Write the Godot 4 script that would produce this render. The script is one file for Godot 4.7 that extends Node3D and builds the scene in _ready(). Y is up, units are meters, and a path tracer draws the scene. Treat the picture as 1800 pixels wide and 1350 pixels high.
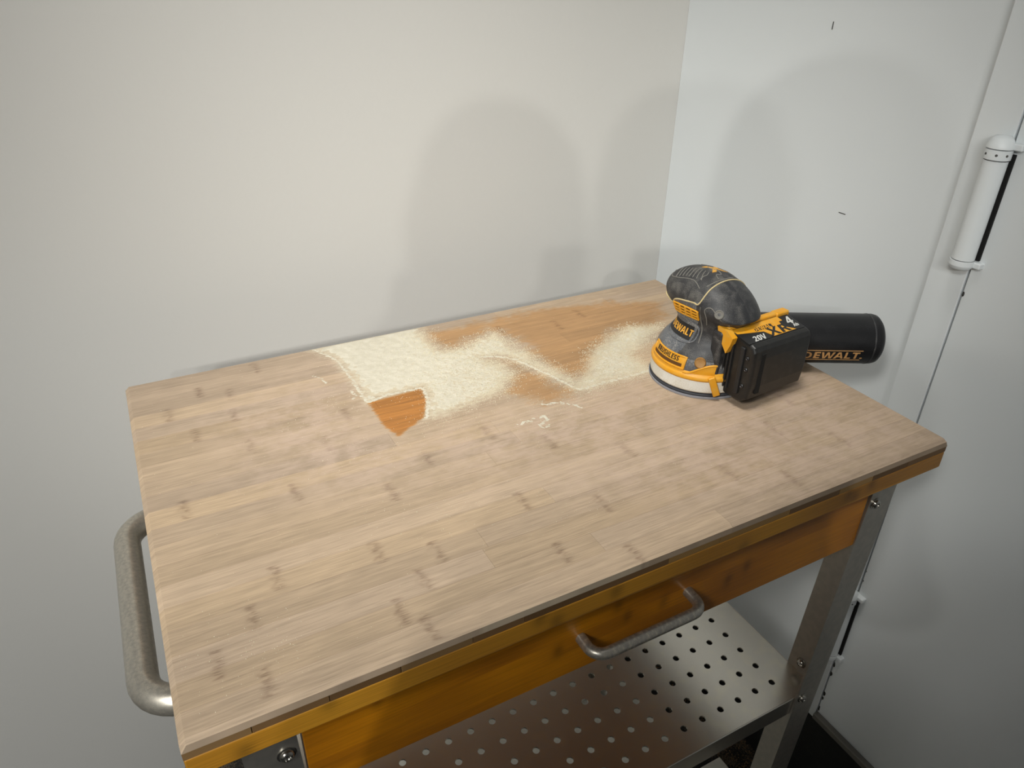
extends Node3D
# A bamboo-topped work cart in the corner of a white-painted room, a cordless sander standing on it.
# Metres, y up. The table top is the plane y = 0.8; its back left corner is x = 0, z = 0; z runs towards the viewer.

const TOP := 0.8
const W := 0.8
const D := 0.525
const FLOOR := -0.16

# ---------------------------------------------------------------- geometry helper
class Geo:
	var v := PackedVector3Array()
	var n := PackedVector3Array()
	var u := PackedVector2Array()
	var i := PackedInt32Array()

	func add(p: Vector3, nn: Vector3, uv := Vector2.ZERO) -> int:
		v.append(p)
		n.append(nn)
		u.append(uv)
		return v.size() - 1

	func tri(a: int, b: int, c: int) -> void:
		var f := (v[b] - v[a]).cross(v[c] - v[a])
		if f.dot(n[a] + n[b] + n[c]) > 0.0:
			i.append_array([a, c, b])
		else:
			i.append_array([a, b, c])

	func face(pts: Array, nn: Vector3, uvs := []) -> void:
		var k := v.size()
		for j in pts.size():
			add(pts[j], nn, uvs[j] if uvs else Vector2.ZERO)
		for j in range(1, pts.size() - 1):
			tri(k, k + j, k + j + 1)

	func poly(pts: Array, out: Vector3) -> void:
		# a flat convex polygon whose normal is worked out and turned towards «out»
		var nn: Vector3 = ((pts[1] - pts[0]) as Vector3).cross(pts[2] - pts[0]).normalized()
		face(pts, nn if nn.dot(out) >= 0.0 else -nn)

	func grid(rows: Array, closed: bool, centres := []) -> void:
		# rows of points; smooth normals by differences, turned away from each row's centre
		var k := v.size()
		var nr := rows.size()
		var nc: int = rows[0].size()
		for r in nr:
			var ra: Array = rows[maxi(r - 1, 0)]
			var rb: Array = rows[mini(r + 1, nr - 1)]
			for c in nc:
				var ca := (c - 1 + nc) % nc if closed else maxi(c - 1, 0)
				var cb := (c + 1) % nc if closed else mini(c + 1, nc - 1)
				var du: Vector3 = rows[r][cb] - rows[r][ca]
				var dv: Vector3 = rb[c] - ra[c]
				var nn := du.cross(dv)
				if nn.length_squared() < 1e-20:
					nn = rows[r][c] - (centres[r] if centres else Vector3.ZERO)
				nn = nn.normalized()
				if centres and nn.dot(rows[r][c] - centres[r]) < 0.0:
					nn = -nn
				add(rows[r][c], nn, Vector2(float(c) / nc, float(r) / nr))
		for r in nr - 1:
			for c in (nc if closed else nc - 1):
				var d := (c + 1) % nc
				tri(k + r * nc + c, k + r * nc + d, k + (r + 1) * nc + d)
				tri(k + r * nc + c, k + (r + 1) * nc + d, k + (r + 1) * nc + c)

	func rbox(size: Vector3, at := Vector3.ZERO, r := 0.002, seg := 3, turn := Basis.IDENTITY) -> void:
		var h := size / 2
		r = minf(r, minf(h.x, minf(h.y, h.z)) * 0.98)
		var inner := h - Vector3(r, r, r)
		for axis in 3:
			var a1 := (axis + 1) % 3
			var a2 := (axis + 2) % 3
			for sgn in [-1.0, 1.0]:
				var k := v.size()
				var cs := []
				var ds := []
				for q in 2 * seg + 2:
					var t := -1.0
					if q <= seg:
						t = -1.0 + float(q) / seg
						cs.append(-inner[a1] - r * tan(-t * PI / 4) if q < seg else -inner[a1])
						ds.append(-inner[a2] - r * tan(-t * PI / 4) if q < seg else -inner[a2])
					else:
						t = float(q - seg - 1) / seg
						cs.append(inner[a1] + r * tan(t * PI / 4))
						ds.append(inner[a2] + r * tan(t * PI / 4))
				var m := cs.size()
				for a in m:
					for b in m:
						var p := Vector3.ZERO
						p[axis] = sgn * h[axis]
						p[a1] = cs[a]
						p[a2] = ds[b]
						var q := Vector3(clampf(p.x, -inner.x, inner.x), clampf(p.y, -inner.y, inner.y), clampf(p.z, -inner.z, inner.z))
						var nn := (p - q).normalized()
						add(at + turn * (q + nn * r), turn * nn, Vector2(p[a1], p[a2]))
				for a in m - 1:
					for b in m - 1:
						tri(k + a * m + b, k + (a + 1) * m + b, k + (a + 1) * m + b + 1)
						tri(k + a * m + b, k + (a + 1) * m + b + 1, k + a * m + b + 1)

	func tube(path: Array, r: float, m := 12, closed := false, caps := true) -> void:
		var rows := []
		var cen := []
		var up := Vector3.ZERO
		var np := path.size()
		for k in np:
			var a: Vector3 = path[(k - 1 + np) % np] if closed or k > 0 else path[k]
			var b: Vector3 = path[(k + 1) % np] if closed or k < np - 1 else path[k]
			var t := (b - a).normalized()
			if up == Vector3.ZERO:
				up = Vector3.UP if absf(t.y) < 0.9 else Vector3.RIGHT
			up = (up - t * up.dot(t)).normalized()
			var s := t.cross(up)
			var ring := []
			for j in m:
				var w := TAU * j / m
				ring.append(path[k] + (up * cos(w) + s * sin(w)) * r)
			rows.append(ring)
			cen.append(path[k])
		if closed:
			rows.append(rows[0])
			cen.append(cen[0])
		grid(rows, true, cen)
		if caps and not closed:
			face(rows[0], (path[0] - path[1]).normalized())
			face(rows[np - 1], (path[np - 1] - path[np - 2]).normalized())

	func lathe(profile: Array, m := 48, xf := Transform3D.IDENTITY) -> void:
		# profile: Vector2(radius, height) from below to above, round the y axis; a repeated point makes a sharp edge
		var k0 := 0
		for k in range(1, profile.size() + 1):
			if k == profile.size() or profile[k].is_equal_approx(profile[k - 1]):
				_band(profile.slice(k0, k), m, xf)
				k0 = k

	func _band(pf: Array, m: int, xf: Transform3D) -> void:
		var k := v.size()
		for r in pf.size():
			var d: Vector2 = pf[mini(r + 1, pf.size() - 1)] - pf[maxi(r - 1, 0)]
			var nn := Vector2(d.y, -d.x).normalized()
			for j in m:
				var w := TAU * j / m
				add(xf * Vector3(pf[r].x * cos(w), pf[r].y, pf[r].x * sin(w)), (xf.basis * Vector3(nn.x * cos(w), nn.y, nn.x * sin(w))).normalized(), Vector2(float(j) / m, float(r) / pf.size()))
		for r in pf.size() - 1:
			for j in m:
				var e := (j + 1) % m
				tri(k + r * m + j, k + r * m + e, k + (r + 1) * m + e)
				tri(k + r * m + j, k + (r + 1) * m + e, k + (r + 1) * m + j)

	func prism(outline: PackedVector2Array, y0: float, y1: float, xf := Transform3D.IDENTITY) -> void:
		# outline in x, z; flat sides
		var t := Geometry2D.triangulate_polygon(outline)
		for s in [[y0, -1.0], [y1, 1.0]]:
			var k := v.size()
			for p in outline:
				add(xf * Vector3(p.x, s[0], p.y), (xf.basis * Vector3(0, s[1], 0)).normalized(), p)
			for j in range(0, t.size(), 3):
				tri(k + t[j], k + t[j + 1], k + t[j + 2])
		var mid := Geometry2D.is_polygon_clockwise(outline)
		for j in outline.size():
			var a := outline[j]
			var b := outline[(j + 1) % outline.size()]
			var d := (b - a).normalized()
			var nn := Vector3(d.y, 0, -d.x) * (-1.0 if mid else 1.0)
			face([xf * Vector3(a.x, y0, a.y), xf * Vector3(b.x, y0, b.y), xf * Vector3(b.x, y1, b.y), xf * Vector3(a.x, y1, a.y)], (xf.basis * nn).normalized())

	func mesh(m: Material = null) -> ArrayMesh:
		var a := []
		a.resize(Mesh.ARRAY_MAX)
		a[Mesh.ARRAY_VERTEX] = v
		a[Mesh.ARRAY_NORMAL] = n
		a[Mesh.ARRAY_TEX_UV] = u
		a[Mesh.ARRAY_INDEX] = i
		var o := ArrayMesh.new()
		o.add_surface_from_arrays(Mesh.PRIMITIVE_TRIANGLES, a)
		if m:
			o.surface_set_material(0, m)
		return o


# ---------------------------------------------------------------- scene helpers
var used := {}

func numbered(called: String) -> String:
	var k: int = used.get(called, 0)
	used[called] = k + 1
	return called if k == 0 else "%s_%03d" % [called, k]

func obj(called: String, mesh: Mesh, m: Material, parent: Node = self, label := "") -> MeshInstance3D:
	var o := MeshInstance3D.new()
	o.name = numbered(called)
	o.mesh = mesh
	if m:
		o.material_override = m
	if label:
		o.set_meta("label", label)
	parent.add_child(o, true)
	return o

func part(called: String, g: Geo, m: Material, parent: Node = self, label := "") -> MeshInstance3D:
	return obj(called, g.mesh(), m, parent, label)

func struct(called: String, g: Geo, m: Material, label := "", category := "") -> MeshInstance3D:
	var o := obj(called, g.mesh(), m)
	tag(o, label, category)
	o.set_meta("kind", "structure")
	return o

func tag(o: Node, label: String, category: String, group := "") -> void:
	o.set_meta("label", label)
	o.set_meta("category", category)
	if group:
		o.set_meta("group", group)

func thing(called: String, label: String, category: String, at := Vector3.ZERO, turn := 0.0) -> Node3D:
	var o := Node3D.new()
	o.name = numbered(called)
	add_child(o)
	o.position = at
	o.rotation.y = turn
	tag(o, label, category)
	return o

func mat(c: Color, rough := 0.6, metal := 0.0, spec := 0.5) -> StandardMaterial3D:
	var m := StandardMaterial3D.new()
	m.albedo_color = c
	m.roughness = rough
	m.metallic = metal
	m.metallic_specular = spec
	return m

func rgb8(r: int, g: int, b: int) -> Color:
	return Color(r / 255.0, g / 255.0, b / 255.0)

func noise(freq: float, sd: int, octaves := 3) -> FastNoiseLite:
	var f := FastNoiseLite.new()
	f.noise_type = FastNoiseLite.TYPE_SIMPLEX_SMOOTH
	f.seed = sd
	f.frequency = freq
	f.fractal_octaves = octaves
	return f

func speckle(base: Color, dust: Color, lo: float, hi: float, px := 256, freq := 0.25, sd := 5, big := 0.0) -> ImageTexture:
	# fine dust lying in specks on a base colour
	var f := noise(freq, sd, 2)
	var f2 := noise(freq * 0.06, sd + 9, 2)
	var data := PackedByteArray()
	data.resize(px * px * 3)
	for y in px:
		for x in px:
			var t := smoothstep(lo, hi, f.get_noise_2d(x, y) + big * f2.get_noise_2d(x, y))
			var c := base.lerp(dust, t)
			var k := (y * px + x) * 3
			data[k] = int(clampf(c.r, 0, 1) * 255)
			data[k + 1] = int(clampf(c.g, 0, 1) * 255)
			data[k + 2] = int(clampf(c.b, 0, 1) * 255)
	return ImageTexture.create_from_image(Image.create_from_data(px, px, false, Image.FORMAT_RGB8, data))

func dusty(base: Color, dust: Color, lo: float, hi: float, rough: float, metal := 0.0, per_metre := 12.0, freq := 0.25, sd := 5, big := 0.6) -> StandardMaterial3D:
	var m := mat(Color.WHITE, rough, metal)
	m.albedo_texture = speckle(base, dust, lo, hi, 256, freq, sd, big)
	m.uv1_triplanar = true
	m.uv1_scale = Vector3.ONE * per_metre
	return m

func lettering(txt: String, height: float, depth: float, place: Callable, font_name := "Droid Sans", weight := 700, stretch := 1.0) -> ArrayMesh:
	# extruded letters, middle at the origin, x right, y up, z out; place() puts each point onto its surface
	var t := TextMesh.new()
	var f := SystemFont.new()
	f.font_names = [font_name]
	f.font_weight = weight
	t.font = f
	t.font_size = 48
	t.pixel_size = height / 35.0
	t.depth = maxf(depth, 0.0001)
	t.curve_step = 4
	t.text = txt
	var a := t.get_mesh_arrays()
	var vs: PackedVector3Array = a[Mesh.ARRAY_VERTEX]
	var idx: PackedInt32Array = a[Mesh.ARRAY_INDEX] if a[Mesh.ARRAY_INDEX] != null else PackedInt32Array(range(vs.size()))
	var st := SurfaceTool.new()
	st.begin(Mesh.PRIMITIVE_TRIANGLES)
	st.set_smooth_group(-1)
	for k in idx:
		var p := vs[k]
		st.add_vertex(place.call(Vector3(p.x * stretch, p.y, p.z)))
	st.generate_normals()
	return st.commit()


# ---------------------------------------------------------------- wood pictures
func low_mask(outlines: Array, feather: float, w: int, h: int) -> PackedFloat32Array:
	# how far inside the outlines (metres on the table), softened, on a coarse net that is then enlarged
	var cw := 200
	var ch := 131
	var im := Image.create(cw, ch, false, Image.FORMAT_RF)
	for y in ch:
		for x in cw:
			var p := Vector2((x + 0.5) / cw * W, (y + 0.5) / ch * D)
			var best := -9.0
			for o: PackedVector2Array in outlines:
				var d := 9.0
				for k in o.size():
					var q := Geometry2D.get_closest_point_to_segment(p, o[k], o[(k + 1) % o.size()])
					d = minf(d, q.distance_to(p))
				if not Geometry2D.is_point_in_polygon(p, o):
					d = -d
				best = maxf(best, d)
			im.set_pixel(x, y, Color(clampf(best / feather, -3, 3), 0, 0))
	im.resize(w, h, Image.INTERPOLATE_CUBIC)
	return im.get_data().to_float32_array()

func outline(flat: Array) -> PackedVector2Array:
	var o := PackedVector2Array()
	for k in range(0, flat.size(), 2):
		o.append(Vector2(flat[k], flat[k + 1]) / 1000.0)
	return o

var strips := []   # [z0, z1, [x cuts]]
var strip_tone := {}
var pale_at: PackedFloat32Array    # how far inside the dusty patches, 1440 x 945 over the table

func lay_strips() -> void:
	var r := RandomNumberGenerator.new()
	r.seed = 41
	var z := 0.0
	var k := 0
	while z < D - 0.001:
		var w := 0.0263 if k < 19 else D - z
		var cuts := [0.0]
		var x := r.randf_range(0.15, 0.6)
		while x < W - 0.08:
			cuts.append(x)
			x += r.randf_range(0.32, 0.62)
		cuts.append(W)
		strips.append([z, minf(z + w, D), cuts])
		for c in cuts.size() - 1:
			strip_tone[Vector2i(k, c)] = Vector3(r.randf_range(-1, 1), r.randf_range(-1, 1), r.randf())
		z += w
		k += 1

func table_picture() -> ImageTexture:
	var w := 1440
	var h := 945
	var pale := low_mask([outline(DUST_A), outline(DUST_B)], 0.012, w, h)
	var gold := low_mask([outline(GOLD_BARE)], 0.004, w, h)
	var gold2 := low_mask([outline(GOLD_RIGHT), outline(GOLD_MID)], 0.016, w, h)
	var haze := low_mask([outline(HAZE_A), outline(HAZE_B), outline(HAZE_C)], 0.05, w, h)
	var grain := noise(1.0, 3, 2)
	var line := noise(1.0, 8, 2)
	var blot := noise(1.0, 21, 4)
	var swirl := noise(1.0, 33, 3)
	var data := PackedByteArray()
	data.resize(w * h * 3)
	var sand := Vector3(0.668, 0.590, 0.508)
	var sand2 := Vector3(0.694, 0.606, 0.498)
	var amber := Vector3(0.66, 0.44, 0.205)
	var tan_ := Vector3(0.655, 0.50, 0.33)
	var cream := Vector3(0.78, 0.74, 0.65)
	var pink := Vector3(0.75, 0.66, 0.60)
	for y in h:
		var z := (y + 0.5) / h * D
		var s := mini(int(z / 0.0263), strips.size() - 1)
		var cuts: Array = strips[s][2]
		var near := []
		for nd in NODES:
			if absf(nd[1] / 1000.0 - z) < 0.015:
				near.append(nd[0] / 1000.0)
		for x in w:
			var px := (x + 0.5) / w * W
			var c := 0
			while c < cuts.size() - 2 and px > cuts[c + 1]:
				c += 1
			var tone: Vector3 = strip_tone[Vector2i(s, c)]
			var k := y * w + x
			var g := grain.get_noise_2d(px * 14.0 + s * 31, z * 520.0)
			var l := line.get_noise_2d(px * 22.0 + c * 17, z * 1500.0)
			var b := blot.get_noise_2d(px * 26.0, z * 26.0)
			var sw := swirl.get_noise_2d(px * 70.0, z * 160.0)
			var col := sand.lerp(sand2, 0.5 + 0.5 * tone.y)
			var lum := 1.0 + 0.050 * tone.x + 0.05 * grain.get_noise_2d(px * 3.0 + s * 7.0, z * 95.0) + 0.065 * g + 0.085 * minf(l, 0.0) * 1.6 + 0.02 * b
			var node := 0.0
			for nx in near:
				var d: float = (px - nx + 0.0035 * g + 0.0035 * sw) / 0.0040
				if absf(d) < 3.0:
					node = maxf(node, exp(-d * d) * clampf(0.5 + 1.5 * l + 1.1 * sw, 0.0, 1.2))
			# bare and half-sanded wood keeps its amber
			var wob := 0.8 * b + 0.5 * sw
			var a2 := smoothstep(-0.8, 1.0, gold2[k] + wob * 1.2)
			col = col.lerp(tan_, a2 * 0.85)
			var a1 := smoothstep(-0.5, 0.6, gold[k] + g * 0.8 + sw * 0.4)
			col = col.lerp(amber, a1)
			lum += a1 * 0.07 * g
			col *= lum
			col = col.lerp(col * Vector3(0.72, 0.68, 0.66), node * 0.66)
			# fine dust rubbed into the grain
			var hz := clampf(0.5 + 0.5 * haze[k], 0.0, 1.0) * clampf(0.55 + 1.0 * b + 0.6 * sw, 0.0, 1.0)
			col = col.lerp(pink, hz * 0.55 * (1.0 - a1) * (1.0 - 0.7 * a2))
			var pl := smoothstep(-1.0, 0.9, pale[k] + 0.7 * sw + 0.5 * b)
			col = col.lerp(cream * (1.0 + 0.03 * sw), pl * 0.85 * (1.0 - a1))
			k *= 3
			data[k] = int(clampf(col.x, 0, 1) * 255)
			data[k + 1] = int(clampf(col.y, 0, 1) * 255)
			data[k + 2] = int(clampf(col.z, 0, 1) * 255)
	pale_at = pale
	return ImageTexture.create_from_image(Image.create_from_data(w, h, false, Image.FORMAT_RGB8, data))

func bamboo_picture(len_m: float, high_m: float, base: Vector3, sd: int, streak := 0.12) -> ImageTexture:
	# varnished bamboo: long streaks, bands of different lamellas, dark nodes
	var w := 768
	var h := 128
	var grain := noise(1.0, sd, 3)
	var band := noise(1.0, sd + 4, 1)
	var r := RandomNumberGenerator.new()
	r.seed = sd
	var nd := []
	for k in 9:
		nd.append([r.randf() * len_m, r.randf() * high_m])
	var data := PackedByteArray()
	data.resize(w * h * 3)
	for y in h:
		var z := (y + 0.5) / h * high_m
		var lam := floorf(z / 0.021)
		for x in w:
			var px := (x + 0.5) / w * len_m
			var g := grain.get_noise_2d(px * 9.0 + lam * 40.0, z * 420.0)
			var b := band.get_noise_2d(px * 5.0 + lam * 77.0, lam * 13.0)
			var lum := 1.0 + streak * g + 0.13 * b
			for q in nd:
				var dx: float = (px - q[0] + 0.004 * g) / 0.007
				var dz: float = (z - q[1]) / 0.010
				if absf(dx) < 3.0:
					lum -= 0.22 * exp(-dx * dx - dz * dz)
			var c := base * lum
			var k := (y * w + x) * 3
			data[k] = int(clampf(c.x, 0, 1) * 255)
			data[k + 1] = int(clampf(c.y + 0.012 * b, 0, 1) * 255)
			data[k + 2] = int(clampf(c.z - 0.01 * b, 0, 1) * 255)
	return ImageTexture.create_from_image(Image.create_from_data(w, h, false, Image.FORMAT_RGB8, data))

# places on the table top in millimetres (x, z), read off the photograph
const DUST_A := [212, -20, 246, 43, 250, 97, 249, 162, 266, 159, 319, 159, 319, 178, 297, 228, 343, 224, 403, 209, 438, 177, 430, 144, 418, 120, 440, 125, 457, 140, 470, 110, 465, 65, 406, 86, 377, 79, 372, 42, 385, -20]
const DUST_B := [440, 118, 457, 147, 473, 195, 489, 252, 544, 250, 600, 252, 600, 200, 690, 150, 651, 130, 560, 170, 520, 222, 497, 230, 480, 160, 470, 110]
const GOLD_BARE := [250, 165, 318, 161, 314, 188, 297, 223, 257, 246, 250, 220]
const GOLD_RIGHT := [389, 20, 471, 23, 545, 21, 653, 37, 745, 80, 716, 128, 674, 141, 624, 125, 524, 215, 497, 220, 483, 160, 495, 108, 468, 48, 395, 81, 379, 51]
const GOLD_MID := [447, 166, 480, 247, 465, 257, 435, 260, 405, 216, 430, 186]
const HAZE_A := [90, 120, 230, 60, 250, 240, 300, 330, 200, 320, 110, 260]
const HAZE_B := [250, 250, 620, 270, 640, 340, 480, 390, 300, 350]
const HAZE_C := [380, 400, 600, 330, 800, 300, 800, 520, 560, 520]
const NODES := [[62, 146], [106, 123], [40, 90], [78, 52], [110, 73], [110, 194], [134, 293], [35, 272], [184, 225], [218, 335], [178, 409], [225, 433], [201, 458], [172, 483], [186, 507], [393, 443], [66, 435], [34, 470], [63, 500], [380, 515], [323, 483], [220, 180], [494, 244], [536, 460], [587, 496], [92, 400], [326, 405], [349, 284], [466, 379], [640, 420], [700, 380], [150, 20], [560, 80], [610, 60], [480, 60], [690, 470], [270, 300], [400, 330]]


func _ready() -> void:
	# ------------------------------------------------ camera, sky, exposure
	var cam := Camera3D.new()
	cam.name = "camera"
	cam.fov = 55.177
	cam.near = 0.02
	cam.position = Vector3(0.04770, 1.25335, 0.89064)
	cam.rotation_order = EULER_ORDER_YXZ
	cam.rotation = Vector3(-0.52365, -0.49689, 0.01798)
	add_child(cam)
	cam.current = true
	var env := Environment.new()
	env.background_mode = Environment.BG_COLOR
	env.background_color = Color(0.02, 0.02, 0.02)
	env.tonemap_mode = Environment.TONE_MAPPER_LINEAR
	env.tonemap_exposure = 1.04
	env.sdfgi_enabled = true
	env.ssao_enabled = true
	env.ssil_enabled = true
	var we := WorldEnvironment.new()
	we.environment = env
	add_child(we)
	# unseen lamps: warm spots behind the viewer, added fill spots, a cool panel
	unseen_spot(Vector3(-0.94, 2.33, 3.37), Vector3(0.62, 0.83, -0.1), 1.8, 0.03, 15.0, "small unseen lamp behind the viewer, placed to cast the wall shadows, the nearer to the door side")
	unseen_spot(Vector3(-1.58, 2.33, 3.37), Vector3(0.62, 0.83, -0.1), 2.0, 0.03, 15.0, "small unseen lamp behind the viewer, placed to cast the wall shadows, the farther from the door")
	unseen_spot(Vector3(-1.90, 2.33, 3.20), Vector3(0.56, 0.84, -0.19), 4.0, 0.03, 11.0, "large unseen lamp far to the left behind the viewer, aimed at the corner")  # unseen, placed to light the corner and shadow the table's back edge
	unseen_spot(Vector3(0.34, 2.36, 0.40), Vector3(0.45, 0.80, 0.24), 1.6, 0.20, 24.0, "wide added fill lamp right above the cart, brightening the tabletop")  # added to brighten the tabletop
	unseen_spot(Vector3(-1.20, 2.36, 1.35), Vector3(0.64, 0.82, -0.06), 4.8, 0.25, 16.0, "wide added fill lamp to the left of the cart, aimed at the corner")  # fill beam added for the bright corner
	unseen_spot(Vector3(-0.90, 2.36, 1.10), Vector3(-0.30, 0.10, -0.19), 3.6, 0.25, 20.0, "wide added fill lamp at the far left, aimed low at the wall")  # added to lift the dark lower left wall
	unseen_panel(Vector3(-1.30, 2.405, 2.20), Vector2(0.9, 0.6), 2.6)  # unseen, placed as soft overall light
	room()
	lay_strips()
	cart()
	sander(Vector3(0.6463, TOP, 0.2841), 0.07)
	sawdust()
	floor_things()
	photographer(Vector3(0.04, FLOOR, 1.12), -0.497)


func unseen_spot(at: Vector3, aim: Vector3, energy: float, size: float, angle: float, label: String) -> void:
	var warm := Color(1.0, 0.99, 0.962)
	var t := thing("unseen_spotlight", label, "light", at)
	t.set_meta("group", "unseen spotlights")
	var dir := (aim - at).normalized()
	var b := Basis.looking_at(dir)
	var xf := Transform3D(b * Basis(Vector3.RIGHT, -PI / 2), Vector3.ZERO)   # lathe axis y runs along dir
	var g := Geo.new()
	g.lathe([Vector2(0.002, -0.06), Vector2(0.03, -0.06), Vector2(0.03, -0.06), Vector2(0.036, 0.02), Vector2(0.036, 0.02), Vector2(0.031, 0.02), Vector2(0.031, 0.02), Vector2(0.029, 0.0)], 32, xf)
	part("lamp_shade", g, mat(Color(0.85, 0.85, 0.83), 0.5), t)
	g = Geo.new()
	g.tube([-dir * 0.05, Vector3(0, 0.04, 0) - dir * 0.05], 0.008, 10)
	part("stem", g, mat(Color(0.85, 0.85, 0.83), 0.5), t)
	g = Geo.new()
	g.lathe([Vector2(0.0005, 0.004), Vector2(0.029, 0.0)], 32, xf)
	var e := mat(Color(0.9, 0.9, 0.9), 0.5)
	e.emission_enabled = true
	e.emission = warm
	e.emission_energy_multiplier = 3.0
	part("lamp_bulb", g, e, t)
	var l := SpotLight3D.new()
	l.name = "lamp_light"
	l.light_color = warm
	l.light_energy = energy
	l.light_size = size
	l.spot_range = 12.0
	l.spot_attenuation = 2.0
	l.spot_angle = angle
	l.spot_angle_attenuation = 1.0
	l.shadow_enabled = true
	l.transform = Transform3D(b, dir * 0.03)
	t.add_child(l)


func unseen_panel(at: Vector3, size: Vector2, energy: float) -> void:
	var cool := Color(0.955, 0.98, 1.0)
	var t := thing("unseen_panel_light", "unseen flat light panel with a white frame, placed to brighten the room", "light", at)
	var g := Geo.new()
	for s in [-1.0, 1.0]:
		g.rbox(Vector3(size.x + 0.04, 0.03, 0.02), Vector3(0, 0, s * (size.y / 2 + 0.01)), 0.003, 2)
		g.rbox(Vector3(0.02, 0.03, size.y), Vector3(s * (size.x / 2 + 0.01), 0, 0), 0.003, 2)
	part("frame", g, mat(Color(0.9, 0.9, 0.9), 0.5), t)
	g = Geo.new()
	g.rbox(Vector3(size.x, 0.006, size.y), Vector3(0, -0.004, 0), 0.001, 1)
	var e := mat(Color(0.9, 0.9, 0.9), 0.5)
	e.emission_enabled = true
	e.emission = cool
	e.emission_energy_multiplier = 1.0
	part("lamp_panel", g, e, t)
	var l := AreaLight3D.new()
	l.name = "panel_light"
	l.area_size = size
	l.light_color = cool
	l.light_energy = energy
	l.area_range = 12.0
	l.area_attenuation = 2.0
	l.shadow_enabled = true
	l.rotation = Vector3(-PI / 2, 0, 0)
	l.position = Vector3(0, -0.012, 0)
	t.add_child(l)


func box(size: Vector3, at: Vector3, r := 0.001) -> Geo:
	var g := Geo.new()
	g.rbox(size, at, r, 2)
	return g


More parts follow.
